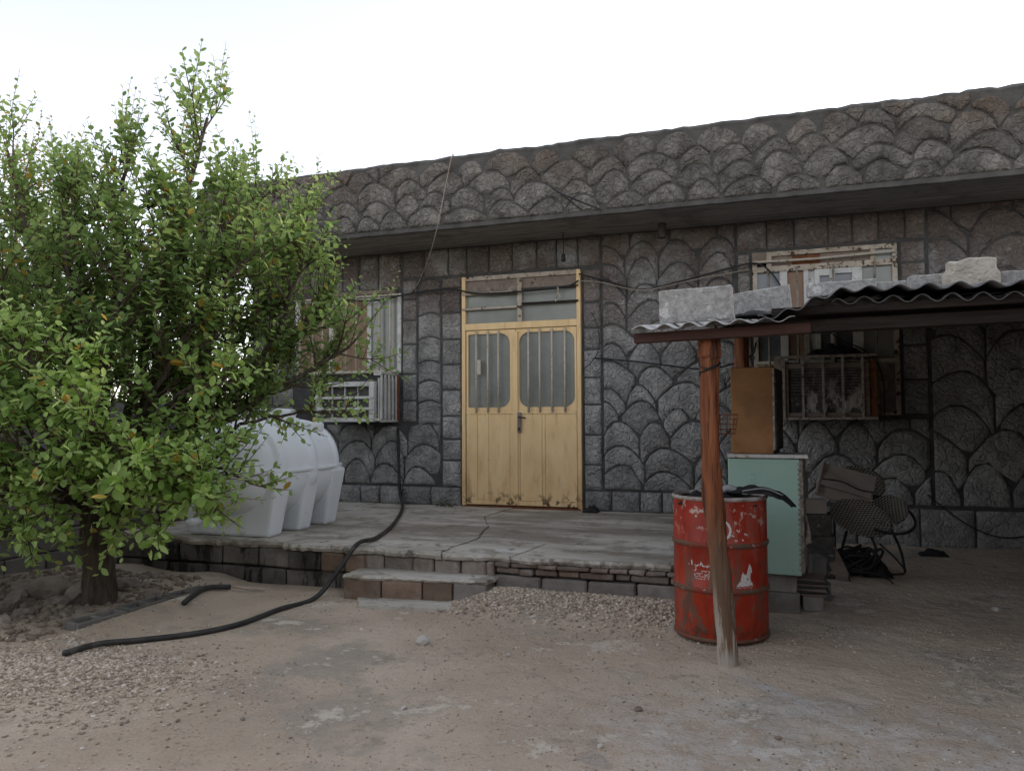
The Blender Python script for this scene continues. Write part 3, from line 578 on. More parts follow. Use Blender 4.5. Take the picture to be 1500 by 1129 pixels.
def cloth(name, cx, cy, z, lx, ly, h, m, seed, n=16, parent=None, droop=None):
    P = []
    for i in range(n + 1):
        row = []
        for j in range(n + 1):
            u, v = 2 * i / n - 1, 2 * j / n - 1; x, y_ = u * lx * (1 + .12 * nz3(v * 2, seed)), v * ly * (1 + .15 * nz3(u * 2, seed + 3))
            f = max(0, 1 - max(abs(u), abs(v)) ** 3)
            zz = h * f * (.55 + .8 * nz3(u * 2.2 + seed, v * 2.2, seed)) + .25 * h * nz3(u * 6, v * 6, seed)
            if droop: zz += droop(u, v)
            row.append((x, y_, max(zz, .002) if not droop else zz))
        P.append(row)
    m_ = MB().grid(P); o = m_.build(name, m, parent, smooth=True, loc=(cx, cy, z))
    md = o.modifiers.new('thick', 'SOLIDIFY'); md.thickness = .006; md.offset = 1
    return o
tag(cloth('black_rag', 3.56, -.24, 2.012, .27, .16, .11, 'blackcloth', 2.3), 'crumpled black rag lying on top of the rust-framed window cooler', 'rag')

# ---------------------------------------------------------------- porch
porch = thing('porch', 'low concrete porch with crumbling block edge and step below the cream door', 'porch', (0, -1.5, 0))
PZ = .345; PY = -3.1
def pc(m, n_, mm, **k): return m.build(n_, mm, porch, loc=(0, 1.5, 0), **k)
rp = random.Random(8)
pc(MB().box(-2.85, 2.55, -3.0, -.02, -.1, .29), 'core', 'mortar')
def jag(a, b, n, amp, seed):
    out = []
    for i in range(n + 1):
        t = i / n; x = a[0] + (b[0] - a[0]) * t; y_ = a[1] + (b[1] - a[1]) * t; d = (b[1] - a[1], -(b[0] - a[0])); L_ = math.hypot(*d)
        q = amp * (nz3(x * 6, y_ * 6, seed) + .7 * nz3(x * 21, y_ * 21, seed)) if 0 < i < n else 0
        out.append((x + d[0] / L_ * q, y_ + d[1] / L_ * q))
    return out
ck = [(.02, -.02), (.0, -.5), (-.02, -.83), (.12, -1.2), (.30, -1.58), (.42, -2.05), (.50, -2.4), (.46, -2.8), (.50, -3.12)]
ckj = []
for a, b in zip(ck[:-1], ck[1:]): ckj += jag(a, b, 6, .03, 3)[:-1]
ckj.append(ck[-1])
front_l = jag((-2.92, -3.08), (.50 - .006, -3.12), 110, .06, 1)
front_r = jag((.50 + .006, -3.12), (2.6, -3.06), 70, .06, 2)
pc(MB().slabprism([(-2.92, -.004)] + front_l + [(x - .006, y_) for x, y_ in reversed(ckj)][1:], .292, PZ, 3), 'slab', 'slab')
sl = [(1.06, -3.09), (1.11, -2.79), (1.145, -2.42), (1.28, -2.33), (1.40, -2.26), (1.42, -1.95), (1.39, -1.72)]
slj = []
for a, b in zip(sl[:-1], sl[1:]): slj += jag(a, b, 5, .02, 9)[:-1]
slj.append(sl[-1]); ns = len(slj)
fr_l = [p for p in front_r if p[0] < 1.04]; fr_r = [p for p in front_r if p[0] > 1.09]
poly = [(x + .006, y_) for x, y_ in ckj[:-1]] + fr_l + [(x - .009 * (1 - i / ns), y_) for i, (x, y_) in enumerate(slj)] + [(x + .009 * (1 - i / ns), y_) for i, (x, y_) in reversed(list(enumerate(slj[:-1])))] + fr_r + [(2.6, -.004)]
pc(MB().slabprism(poly, .292, PZ - .006, 5), 'slab', 'slab')
def rough_block(x0, x1, y0, y1, z0, z1, nm, mm, par_, off=(0, 0, 0), seed=0, amp=.008):
    me = MB().box(x0, x1, y0, y1, z0, z1).mesh(nm, mm); bm = bmesh.new(); bm.from_mesh(me)
    bmesh.ops.bevel(bm, geom=bm.edges[:], offset=min(.012, (z1 - z0) * .2), segments=1, affect='EDGES')
    for v in bm.verts: v.co += Vector((nz3(*(v.co * 9)), nz3(*(v.co * 9 + Vector((5, 0, 0)))), nz3(*(v.co * 9 + Vector((0, 7, 0)))))) * amp
    bm.to_mesh(me); bm.free()
    return link(nm, me, par_, off)
def row(x0, x1, z0, z1, wide, nm, mm, yf=-3.08, dep=.12, amp=.01, wj=.25, yj=.012):
    x = x0
    while x < x1 - .03:
        xe = min(x1, x + wide * rp.uniform(1 - wj, 1 + wj));
        if x1 - xe < wide * .25: xe = x1
        dy = rp.uniform(-yj, yj); rough_block(x + .006, xe - .006, yf + dy, yf + dep, z0 + .004 + rp.uniform(0, .006), z1 - .004, nm, mm, porch, (0, 1.5, 0), amp=amp); x = xe
row(-2.86, -.25, .13, .292, .38, 'block', 'wetblock'); row(-2.86, -.25, -.05, .126, .40, 'block', 'wetblock')
row(-.62, -.2, .13, .291, .2, 'broken_block', 'redblock', yf=-3.10)
row(-.22, .92, .155, .29, .22, 'broken_block', 'brick', yf=-3.07)
row(.93, 2.56, .255, .293, .17, 'rubble_piece', 'brick', yf=-3.10, wj=.5, yj=.02); row(.93, 2.56, .195, .252, .2, 'rubble_piece', 'brick', yf=-3.085, wj=.45, yj=.02); row(.93, 2.56, .02, .192, .37, 'block', 'block', yf=-3.09, wj=.05)
# step
pc(MB().box(-.19, .86, -3.24, -3.0, -.05, .147), 'step_core', 'mortar')
st = [(-.24, -3.02), (-.215, -3.405), (.2, -3.353), (.6, -3.303), (.93, -3.262), (.955, -3.02)]
stj = []
for a, b in zip(st, st[1:] + st[:1]): stj += jag(a, b, 14, .02, 5)[:-1]
pc(MB().slabprism(stj, .148, .182, 7), 'step_slab', 'slab')
for i, (xa, xb) in enumerate(((-.21, .10), (.105, .43), (.435, .67), (.675, .935))):
    ya, yb = -3.405 + .125 * (xa + .22), -3.405 + .125 * (xb + .22)
    m_ = MB().prism([(xa, ya), (xb - .008, yb), (xb - .008, yb + .2), (xa, ya + .2)], -.06, .147)
    pc(m_, 'block', 'redblock' if i < 3 else 'block', bevel=.008)
pad_ = jag((-.1, -3.38), (.05, -3.62), 8, .03, 4)[:-1] + jag((.05, -3.62), (.95, -3.5), 14, .03, 6)[:-1] + jag((.95, -3.5), (1.0, -3.25), 6, .03, 7)
pc(MB().prism(pad_ + [(.9, -3.22), (0, -3.36)], -.04, .017), 'footing', 'slab')

# ---------------------------------------------------------------- yard walls
def block_wall(label, x, y0, y1, courses_, face, seed):
    t = thing('yard_wall', label, 'wall', (x, (y0 + y1) / 2, 0)); ym = (y0 + y1) / 2; rr = random.Random(seed)
    MB().box(-.075, .075, y0 - ym, y1 - ym, -.2, courses_ * .2 - .03).build('mortar_core', 'mortar', t)
    me = [rough_src(rr, i) for i in range(5)]
    for c_ in range(courses_):
        y_ = y0 + (.2 if c_ % 2 else 0)
        while y_ < y1 - .1:
            link('block', rr.choice(me), t, (rr.uniform(-.006, .006), y_ + .2 - ym, c_ * .2 + .0), (0, 0, rr.uniform(-.01, .01))); y_ += .4
    return t
def rough_src(rr, i):
    me = MB().box(-.09, .09, -.193, .193, .0, .188).mesh('block', 'wallblock'); bm = bmesh.new(); bm.from_mesh(me)
    bmesh.ops.bevel(bm, geom=bm.edges[:], offset=.008, segments=1, affect='EDGES')
    for v in bm.verts: v.co += Vector((nz3(*(v.co * 8 + Vector((i, 0, 0)))), nz3(*(v.co * 8 + Vector((i, 3, 0)))), 0)) * .008
    bm.to_mesh(me); bm.free(); return me
block_wall('grey cement block yard wall behind the leafy tree', -3.42, -5.4, -.12, 8, 1, 5)
MB_r = MB().box(-.1, .1, -5.4, 7.0, -.2, 2.6)
t = thing('yard_wall', 'unseen plain grey wall added at the right to shade the yard and shelter', 'wall', (6.75, -7.2, 0)); MB_r.build('shade_wall_body', 'wallblock', t)  # out-of-frame side wall, added to cut light from the right
t = thing('yard_wall', 'unseen tall grey wall added opposite the house to block low sky', 'wall', (1.5, -12.8, 0)); MB().box(-8, 9, -.1, .1, -.2, 3.5).build('shade_wall_body', 'wallblock', t)  # out-of-frame wall, made tall to keep low sky light out of the shelter

# ---------------------------------------------------------------- water tank
tk = thing('water_tank', 'white ribbed plastic water tank with screw lid standing on the porch', 'water tank', (-1.72, -2.36, PZ))
HL, HW, ZC, HU, HD = .80, .535, .59, .47, .47
def prof_t(s_): return max(0.0, 1 - abs(s_) ** 3.6) ** .5
P = []
NS, NA = 121, 64
for i in range(NS):
    s_ = math.sin((i / (NS - 1) - .5) * math.pi) ; s_ = math.copysign(abs(s_) ** .9, s_)
    row_ = []
    rib = sum(math.exp(-((s_ * HL - q) / .055) ** 8) for q in (-.45, -.0, .45))
    for k in range(NA + 1):
        a = 2 * math.pi * k / NA; ca, sa = math.cos(a), math.sin(a); pf = max(prof_t(s_), .02)
        rr_ = pf * (1 + (.055 * rib if sa > -.2 else 0))
        ex = .86
        x = HW * math.copysign(abs(ca) ** ex, ca) * rr_; z = (HU if sa > 0 else HD) * math.copysign(abs(sa) ** ex, sa) * rr_
        row_.append((x, s_ * HL, ZC + z))
    P.append(row_)
MB().grid(P).build('shell', 'tank', tk, smooth=True)
fl = []
for k in range(64):
    a = 2 * math.pi * k / 64; ca, sa = math.cos(a), math.sin(a)
    fl.append(((HW + .022) * math.copysign(abs(ca) ** .55, ca), (HL + .01) * math.copysign(abs(sa) ** .75, sa)))
MB().prism(fl, ZC - .018, ZC + .014).build('seam_flange', 'tank', tk, bevel=.006)
for yc in (-.45, 0, .45):
    f_ = MB(); a, b = .10, .125
    f_.add([(-.44, yc - a, 0), (.44, yc - a, 0), (.44, yc + a, 0), (-.44, yc + a, 0), (-.545, yc - b, ZC - .02), (.545, yc - b, ZC - .02), (.545, yc + b, ZC - .02), (-.545, yc + b, ZC - .02)],
           [(3, 2, 1, 0), (4, 5, 6, 7), (0, 1, 5, 4), (1, 2, 6, 5), (2, 3, 7, 6), (3, 0, 4, 7)])
    f_.build('foot', 'tank', tk, bevel=.03)
MB().lathe([(.33, .98), (.31, 1.06), (.27, 1.075), (.27, 1.10)], 40).build('neck', 'tank', tk, smooth=True)
MB().lathe([(.0, 1.165), (.12, 1.163), (.255, 1.155), (.275, 1.14), (.28, 1.10), (.265, 1.085)], 40).build('lid', 'tank', tk, smooth=True)
MB().box(-.16, .40, .15, .40, .93, 1.03).build('top_pad', 'tank', tk, bevel=.03)
MB().tube([(-.1, -.93, .16), (-.1, -.80, .16)], .035, 12).build('outlet', 'tank', tk, smooth=True)

# ---------------------------------------------------------------- hoses
def gp(x, y, dz=.02): return (x, y, gh(x, y) + dz)
hp = [(-1.50, -.055, 1.29), (-1.485, -.06, .9), (-1.465, -.07, .55), (-1.40, -.14, .385), (-1.15, -.60, .366), (-.82, -1.32, .366), (-.5, -2.1, .366), (-.30, -2.75, .366), (-.265, -3.1, .374), (-.30, -3.30, .22), (-.36, -3.55, gh(-.36, -3.55) + .028), gp(-.40, -3.95), gp(-.42, -4.38), gp(-.56, -4.65), gp(-.77, -4.88), gp(-.86, -5.08, .03), gp(-.80, -5.37, .026)]
tag(MB().tube(smooth_path(hp, 8), .0185, 10).build('water_hose', 'hose', smooth=True), 'long black hose running from the wall over the porch edge onto the dirt', 'hose')
tag(MB().tube(smooth_path([gp(-1.13, -4.09, .024), gp(-1.20, -3.9, .024), gp(-1.25, -3.7, .03), gp(-1.18, -3.53, .03)], 6), .021, 10).build('hose_offcut', 'hose', smooth=True), 'short curved piece of black hose beside the pale stick', 'hose')
tag(MB().tube([gp(-1.17, -3.52, .035), gp(-1.08, -3.45, .03), gp(-.96, -3.38, .02)], .013, 8, r1=.007).build('stick', 'whitestick', smooth=True), 'pale bare stick lying at the end of the short hose', 'stick')

# ---------------------------------------------------------------- shelter
sh = thing('lean_to_shelter', 'lean-to shelter of corrugated sheets on rough timber and red-stained posts', 'shelter', (2.72, -4.13, 0))
def shb(m, n_, mm, **k): return m.build(n_, mm, sh, loc=(-2.72, 4.13, 0), **k)
SL = .131
SL2 = .108
def sheet(x0, x1, y0, y1, zf, mm, amp=.015, ph=0.0, sl=SL2):
    nx = int((x1 - x0) / .0125); P = []
    for i in range(nx + 1):
        x = x0 + (x1 - x0) * i / nx; row_ = []
        for j in range(13):
            y_ = y0 + (y1 - y0) * j / 12 + (.012 * nz3(x * 5, 3) if j == 0 else 0)
            z = zf(x) + sl * (y_ - y0) + amp * math.cos(2 * math.pi * (x + ph) / .135) * (1 + .3 * nz3(x * 3, y_)) + .008 * nz3(x * 2, y_ * 2, 8)
            row_.append((x, y_, z))
        P.append(row_)
    o = shb(MB().grid(P), 'roof_sheet', mm, smooth=True); md = o.modifiers.new('thick', 'SOLIDIFY'); md.thickness = .005; md.offset = 0
    return o
zl = lambda x: 1.895 + .018 * (x - 2.25)
zr = lambda x: 1.915 + .125 * sst(2.95, 3.4, x) - .02 * sst(3.6, 4.6, x)
sheet(2.245, 3.12, -4.36, -2.2, zl, 'tin', amp=.013, sl=SL)
sheet(2.26, 3.12, -2.4, -.06, lambda x: zl(x) + SL * 1.96 + .012, 'darksheet', amp=.013, sl=SL)
sheet(2.93, 4.35, -4.40, -2.2, lambda x: zr(x) + .004, 'darksheet', ph=.03)
sheet(2.95, 4.35, -2.4, -.06, lambda x: zr(x) + SL2 * 2.0 + .016, 'darksheet', ph=.03)
sheet(3.30, 4.35, -4.33, -3.2, lambda x: zr(x) - .045, 'darksheet', ph=.05, amp=.02)
sheet(4.25, 6.55, -4.42, -2.2, lambda x: 2.03, 'darksheet', ph=.01)
sheet(4.25, 6.55, -2.4, -.06, lambda x: 2.03 + SL2 * 2.02 + .014, 'darksheet', ph=.01)
MB_b = MB().add([(2.30, -4.25, 1.80), (2.30, -4.17, 1.80), (2.30, -4.17, 1.875), (2.30, -4.25, 1.875), (6.5, -4.27, 1.90), (6.5, -4.17, 1.90), (6.5, -4.17, 1.99), (6.5, -4.27, 1.99)],
    [(0, 1, 2, 3), (7, 6, 5, 4), (0, 4, 5, 1), (1, 5, 6, 2), (2, 6, 7, 3), (3, 7, 4, 0)])
MB().obox((2.72, -4.22, 1.862), (.48, .035, .028), (0, -.02, 0)).build('end_board', 'endboard', sh, loc=(-2.72, 4.13, 0), bevel=.004)
shb(MB().obox((4.75, -4.20, 1.90), (1.95, .05, .034), (0, -.012, 0)), 'beam', 'timber', bevel=.008)
shb(MB().obox((4.05, -4.29, 1.965), (1.05, .025, .022), (0, -.01, 0)), 'batten', 'timber', bevel=.004)
shb(MB().obox((4.9, -4.02, 1.955), (1.7, .045, .035), (0, -.005, 0)), 'beam', 'timber', bevel=.006)
shb(MB().obox((4.7, -1.85, 2.245), (1.75, .05, .035), (0, 0, 0)), 'beam', 'timber', bevel=.006)
shb(MB().obox((4.7, -.16, 2.42), (1.75, .04, .035), (0, 0, 0)), 'beam', 'timber', bevel=.006)
for x, q_ in ((2.72, SL), (3.9, SL2), (5.2, SL2), (6.4, SL2)): shb(MB().obox((x, -3.0, (zl(x) if x < 3 else zr(x)) + q_ * 1.35 - .065), (.035, 1.1, .03), (math.atan(q_), 0, 0)), 'rafter', 'timber')
pp = [(2.735, -4.13, -.15), (2.728, -4.13, .05), (2.715, -4.13, .3), (2.69, -4.128, .6), (2.665, -4.125, .9), (2.652, -4.12, 1.1), (2.650, -4.12, 1.4), (2.652, -4.125, 1.68), (2.655, -4.13, 1.80), (2.655, -4.13, 1.845)]
post = shb(MB().tube(smooth_path(pp, 6), .054, 18, jit=.3), 'post', 'post', smooth=True)
MB().tube(smooth_path([(2.653, -4.13, 1.735), (2.655, -4.13, 1.78), (2.655, -4.13, 1.845)], 3), .060, 14, jit=.3).build('post_cap', 'post', sh, loc=(-2.72, 4.13, 0), smooth=True)
shb(MB().tube(smooth_path([(2.72, -1.85, -.1), (2.73, -1.85, .9), (2.735, -1.85, 2.19)], 5), .06, 12, jit=.15), 'post', 'post', smooth=True)
shb(MB().tube(smooth_path([(6.2, -4.13, -.1), (6.21, -4.13, .9), (6.2, -4.13, 1.86)], 5), .06, 12, jit=.15), 'post', 'post', smooth=True)
for q in range(3):
    pts = [(2.655 + .06 * math.cos(a), -4.128 + .06 * math.sin(a), 1.70 - .02 * q + .03 * math.sin(a * 1.0 + q)) for a in np.linspace(0, 6.28, 20)]
    shb(MB().tube(pts, .0035, 5), 'binding_wire', 'cable')

for i in range(22):
    y_ = -4.3 + i * .195; shb(MB().box(5.50, 5.53, y_, y_ + .19, -.05, 2.0 + SL2 * (y_ + 4.4) - .03, .004, rp), 'shade_board', 'timber')  # unseen boards added to close the shelter end and deepen its shade
# things lying on the shelter roof
def roofz(x, y): return zl(x) + SL * (y + 4.36) + .014 if x < 3.05 else zr(x) + SL2 * (y + 4.40) + .022
def cblock(label, x, y, rot, half=(.2, .09, .098), m='paleblock', grp=None, seed=0, brk=0.0, lift=0.0):
    me = MB().box(-half[0], half[0], -half[1], half[1], 0, 2 * half[2]).mesh('concrete_block', m); bm = bmesh.new(); bm.from_mesh(me)
    bmesh.ops.subdivide_edges(bm, edges=bm.edges[:], cuts=5, use_grid_fill=True)
    for v in bm.verts:
        p_ = v.co * 9 + Vector((seed * 3.1, 0, 0)); v.co += Vector((nz3(*p_), nz3(*(p_ + Vector((9, 0, 0)))), nz3(*(p_ + Vector((0, 9, 0)))))) * (.005 + brk * .05)
        if brk and v.co.z > half[2] * 1.2: v.co.x *= .88; v.co.z += brk * .09 * nz3(v.co.x * 14, v.co.y * 10, seed)
    bm.to_mesh(me); bm.free()
    o = link('concrete_block', me, None, (x, y, roofz(x, y) + lift), rot); b = o.modifiers.new('bevel', 'BEVEL'); b.width = .006; b.limit_method = 'ANGLE'; b.angle_limit = R(60)
    return tag(o, label, 'block', grp)
ti, tj = math.atan(SL), math.atan(SL2)
cblock('pale cement block standing on edge at the tin roof corner by the post', 2.585, -4.08, (ti, -.035, .03), (.208, .07, .098), seed=1)
cblock('pale cement block tilted close behind the corner block on the roof', 2.93, -3.72, (ti, -.14, .10), (.185, .09, .085), seed=2)
cblock('long pale cement block lying flat below the window on the roof', 3.42, -3.30, (tj, -.02, .05), (.20, .1, .045), seed=3, lift=-.005)
cblock('thin pale slab lying flat at the window edge on the roof', 3.78, -3.25, (tj, .0, -.06), (.15, .1, .035), seed=4)
cblock('flat pale slab next to the cream broken block on the roof', 3.95, -3.45, (tj, 0, .05), (.15, .1, .045), seed=5)
cblock('cream broken block with ragged top on the roof', 4.07, -3.75, (tj, -.02, .08), (.125, .08, .075), m='brokenblock', seed=6, brk=.16)
cblock('pale slab leaning at the shelter roof past the cream broken block', 4.40, -3.55, (tj, 0, .0), (.16, .1, .045), seed=7)
tag(cloth('tar_scrap', 2.93, -4.13, roofz(2.93, -4.13) + .003, .12, .08, .045, 'blackcloth', 5.1, 12), 'crumpled black scrap beside the tilted block on the roof', 'scrap')

# ---------------------------------------------------------------- drum
dr = thing('oil_drum', 'red steel oil drum with worn white lettering behind the shelter post', 'drum', (2.648, -3.50, gh(2.65, -3.5)))
RD = .2925
MB().lathe([(RD - .004, .012), (RD, .03), (RD, .288), (RD + .003, .294)], 56).lathe([(RD + .003, .328), (RD, .334), (RD, .565), (RD + .003, .571)], 56).lathe([(RD + .003, .605), (RD, .611), (RD, .862)], 56).build('body', 'red', dr, smooth=True)
for z in (.311, .588): MB().lathe([(RD + .001, z - .018), (RD + .010, z - .008), (RD + .012, z), (RD + .010, z + .008), (RD + .001, z + .018)], 56).build('rib', 'drumrib', dr, smooth=True)
MB().lathe([(RD, .858), (RD + .008, .862), (RD + .009, .876), (RD + .002, .884), (RD - .008, .88), (RD - .009, .862)], 56).build('rim', 'drumrim', dr, smooth=True)
MB().lathe([(RD - .004, .026), (RD + .006, .022), (RD + .007, .008), (RD, .0), (.0, .002)], 56).build('bottom_rim', 'drumrib', dr, smooth=True)
MB().lathe([(RD - .008, .86), (RD - .012, .70), (.0, .68)], 40).build('inside', 'drumdark', dr, smooth=True)
A0 = R(-85.7)
def strokes(lines, phi, zc, sc_, wd, name):
    """lines: polylines in local (s,z) metres on the curved drum side"""
    m_ = MB()
    for ln in lines:
        pts = []
        for (a, b), (c_, d) in zip(ln[:-1], ln[1:]):
            n_ = max(1, int(math.hypot(c_ - a, d - b) * sc_ / .012))
            pts += [(a + (c_ - a) * k / n_, b + (d - b) * k / n_) for k in range(n_)]
        pts.append(ln[-1]); L_ = []; R_ = []
        for i, (a, b) in enumerate(pts):
            p0, p1 = pts[max(0, i - 1)], pts[min(len(pts) - 1, i + 1)]; dx, dz = p1[0] - p0[0], p1[1] - p0[1]; q = math.hypot(dx, dz) or 1
            for sgn, lst in ((1, L_), (-1, R_)):
                s_ = a * sc_ - sgn * dz / q * wd; z = zc + b * sc_ + sgn * dx / q * wd; an = A0 + phi + s_ / RD
                lst.append(((RD + .0016) * math.cos(an), (RD + .0016) * math.sin(an), z))
        m_.grid([R_, L_])
    o = m_.build(name, 'whitepaint', dr); o['kind'] = 'stuff'; return o
rw = random.Random(21)
strokes([[(math.cos(a) * 1.0, math.sin(a) * 1.15) for a in np.linspace(0, 2 * math.pi, 26)]], R(3), .685, .048, .0075, 'ring_mark')
def script_line(n_, wd_):      # a line of small joined script strokes
    out = []; x = -wd_ / 2; 
    while x < wd_ / 2:
        L_ = rw.uniform(.10, .26); kind = rw.random()
        if kind < .35: out.append([(x, .02), (x + L_ * .5, -.03), (x + L_, .05)])
        elif kind < .6: out.append([(x, .0), (x + L_ * .3, .16), (x + L_ * .6, .0), (x + L_, .0)])
        elif kind < .8: out.append([(x, .22), (x + .02, 0.0)])
        else: out.append([(x, .0), (x + L_ * .5, -.10), (x + L_, .02)]); out.append([(x + L_ * .4, .14), (x + L_ * .55, .14)])
        x += L_ + rw.uniform(.0, .07)
    return out
for zc, sc_, w_, wd in ((.462, .14, 1.0, .0038), (.432, .10, 1.1, .0018), (.414, .09, 1.1, .0022), (.398, .08, 1.3, .0016), (.382, .08, 1.2, .0016)):
    strokes(script_line(8, w_), R(-22), zc, sc_, wd, 'lettering')
em = [[(-.5, 0), (.5, .02)], [(-.42, .09), (.5, .10)], [(-.35, .17), (.46, .19)], [(-.28, .25), (.4, .27)], [(-.24, .2), (-.12, .75), (-.04, .28)], [(-.1, .25), (.02, .62), (.1, .28)],
      [(.05, .3), (.22, .78), (.28, .3)], [(.18, .7), (.30, 1.02), (.33, 1.2), (.40, .95), (.44, .7)], [(.34, .85), (.30, .35)], [(-.18, .3), (.3, .55)], [(-.05, .35), (.38, .6)]]
strokes(em, R(29.5), .352, .105, .0055, 'emblem')
strokes(script_line(8, 1.1), R(29.5), .338, .10, .0016, 'lettering')
strokes([[(.0, .0), (.25, -.1)], [(.4, .3), (.55, .15), (.6, .3)], [(.9, .05), (1.1, -.03)], [(-.1, -.1), (.0, -.15)], [(.3, -.35), (.45, -.38)], [(.75, -.3), (.85, -.36)]], R(12), .66, .10, .004, 'paint_fleck')
bag = thing('black_bag', 'crumpled black bag with grey trim stuffed in the red drum', 'bag', (2.68, -3.5, .86))
cloth('bag_cloth', -.03, .0, -.02, .24, .20, .10, 'blackcloth', 3.7, 20, bag)
cloth('strap', .22, -.08, .055, .20, .075, .05, 'blackcloth', 7.7, 14, bag, droop=lambda u, v: -.075 * max(0, u) ** 2)
MB().tube(smooth_path([(-.02, -.12, .06), (.03, -.12, .085), (.08, -.11, .075)], 4), .022, 8).build('grey_trim', 'greycloth', bag, smooth=True)
MB().tube(smooth_path([(.12, -.16, .072), (.25, -.15, .09), (.36, -.14, .05)], 4), .004, 5).build('seam_cord', 'greycloth', bag, smooth=True)

# ---------------------------------------------------------------- cabinets and junk
gc = thing('mint_cabinet', 'mint green metal cabinet on blocks behind the red drum', 'cabinet', (2.93, -2.64, .275), (0, 0, R(-4)))
MB().box(-.245, .235, -.21, .19, 0, .825).build('body', 'sooty', gc)
MB().box(-.25, .24, -.228, -.212, .005, .82).build('front_panel', 'mint', gc, bevel=.006)
MB().box(-.25, .30, -.245, .2, .826, .852).build('top_board', 'coolerwhite', gc, bevel=.004)
MB().box(.236, .262, -.222, .18, .02, .82).build('side_insulation', 'perf', gc, bevel=.01)
for i in range(22):
    z = .04 + i * .035; MB().box(.226, .246 + .008 * (i % 3), -.234, -.2285, z, z + .016 + .005 * (i % 2)).build('edge_tooth', 'perf', gc)
MB().add([(.263, -.2, .22), (.30, -.22, .24), (.285, -.19, .34), (.263, -.1, .42), (.275, -.2, .22), (.31, -.21, .24), (.295, -.18, .34), (.272, -.09, .42)], [(0, 1, 2, 3), (7, 6, 5, 4), (0, 4, 5, 1), (1, 5, 6, 2), (2, 6, 7, 3)]).build('torn_strip', 'perf', gc)
bc = thing('brown_panel_box', 'tall narrow brown metal box standing on the mint cabinet', 'box', (2.87, -2.63, 1.128), (0, 0, R(-7)))
MB().box(-.15, .135, -.19, .16, 0, .63).build('body', 'sooty', bc)
MB().box(-.155, .14, -.205, -.191, .002, .628).build('front_panel', 'brownpanel', bc, bevel=.006)
MB().box(.136, .165, -.2, .15, .03, .62).build('side_lining', 'sooty', bc, bevel=.01)
MB().box(.137, .152, -.207, -.2005, .03, .62).build('edge_strip', 'perf', bc)
def gblock(label, x, y, z, rot, half, m='block', hollow=False):
    b = MB()
    if hollow:
        a, d, h = half; b.box(-a, a, -d, -d + .03, 0, 2 * h).box(-a, a, d - .03, d, 0, 2 * h).box(-a, -a + .03, -d + .03, d - .03, 0, 2 * h).box(a - .03, a, -d + .03, d - .03, 0, 2 * h).box(-.015, .015, -d + .03, d - .03, 0, 2 * h)
    else: b.box(-half[0], half[0], -half[1], half[1], 0, 2 * half[2], .004, rp)
    return tag(b.build('concrete_block', m, loc=(x, y, z), rot=rot, bevel=.008), label, 'block')
gblock('grey cement block on the ground carrying the mint cabinet', 2.93, -2.66, -.03, (0, 0, .05), (.2, .15, .085))
gblock('upper grey cement block right under the mint cabinet', 2.93, -2.64, .143, (0, 0, -.04), (.2, .16, .064))
gblock('small broken block under the stack of dark slates', 3.22, -2.62, .0, (0, 0, .1), (.07, .09, .055))
sl_ = thing('slate_stack', 'small stack of thin dark slates beside the mint cabinet blocks', 'slates', (3.21, -2.6, .112))
for i in range(7): MB().box(-.1 - .01 * (i % 3), .1 + .012 * ((i * 2) % 3), -.12, .1, i * .018, i * .018 + .014, .006, rp).build('slate', 'darkmetal' if i % 2 else 'oldwood', sl_)
gblock('small upright pale block at the right side of the mint cabinet', 3.27, -2.3, .13, (0, .06, .2), (.045, .1, .10), 'wallblock')
tag(MB().box(-.1, .1, -.07, .07, 0, .25).build('support_block', 'block', loc=(3.27, -2.3, -.12), bevel=.01), 'low block holding up the small upright pale block', 'block')
# cardboard carton (open tilted box), woven chair, boxes, plank, black tangle
ca = thing('cardboard_carton', 'flattened grey-brown carton leaning on the woven chair under the shelter', 'carton', (3.55, -1.48, .80), (R(-14), R(15), R(3)))
MB().box(-.22, .22, -.012, .012, -.14, .15).build('panel', 'carton', ca); MB().box(-.23, -.216, -.06, .012, -.13, .15).build('flap', 'carton', ca)
MB().add([(-.21, -.014, .09), (.2, -.014, .02), (.2, -.05, -.06), (-.21, -.05, -.05), (-.21, -.02, .09), (.2, -.02, .02), (.2, -.056, -.06), (-.21, -.056, -.05)], [(0, 1, 2, 3), (7, 6, 5, 4), (0, 4, 5, 1), (1, 5, 6, 2), (2, 6, 7, 3), (3, 7, 4, 0)]).build('flap', 'carton', ca)
MB().tube(smooth_path([(-.2, -.062, .0), (-.05, -.06, .02), (.1, -.06, -.01), (.21, -.05, .0)], 5), .005, 5).build('fold_line', 'cable', ca)
wc = thing('woven_chair', 'broken low chair with black and straw woven seat under the shelter', 'chair', (3.66, -1.5, .08))
def woven(rx, ry, depth, tilt, loc, reps):
    P = []; uv = []
    nr, na = 10, 40; me = bpy.data.meshes.new('woven_seat'); vs_ = []; fs = []
    for i in range(nr + 1):
        for k in range(na):
            r_ = i / nr; a = 2 * math.pi * k / na; vs_.append((rx * r_ * math.cos(a), ry * r_ * math.sin(a), depth * r_ * r_))
    for i in range(nr):
        for k in range(na): fs.append((i * na + k, i * na + (k + 1) % na, (i + 1) * na + (k + 1) % na, (i + 1) * na + k))
    me.from_pydata(vs_, [], fs); ul = me.uv_layers.new(name='uv')
    for lp in me.loops:
        v = me.vertices[lp.vertex_index].co; ul.data[lp.index].uv = ((v.x + v.y * .6) * reps, (v.y - v.x * .25) * reps)
    me.polygons.foreach_set('use_smooth', [True] * len(me.polygons)); me.materials.append(MT['weave'])
    o = link('woven_seat', me, wc, loc, tilt); md = o.modifiers.new('thick', 'SOLIDIFY'); md.thickness = .012
    return o
woven(.25, .17, .06, (R(58), R(14), R(4)), (-.02, -.05, .44), 30)
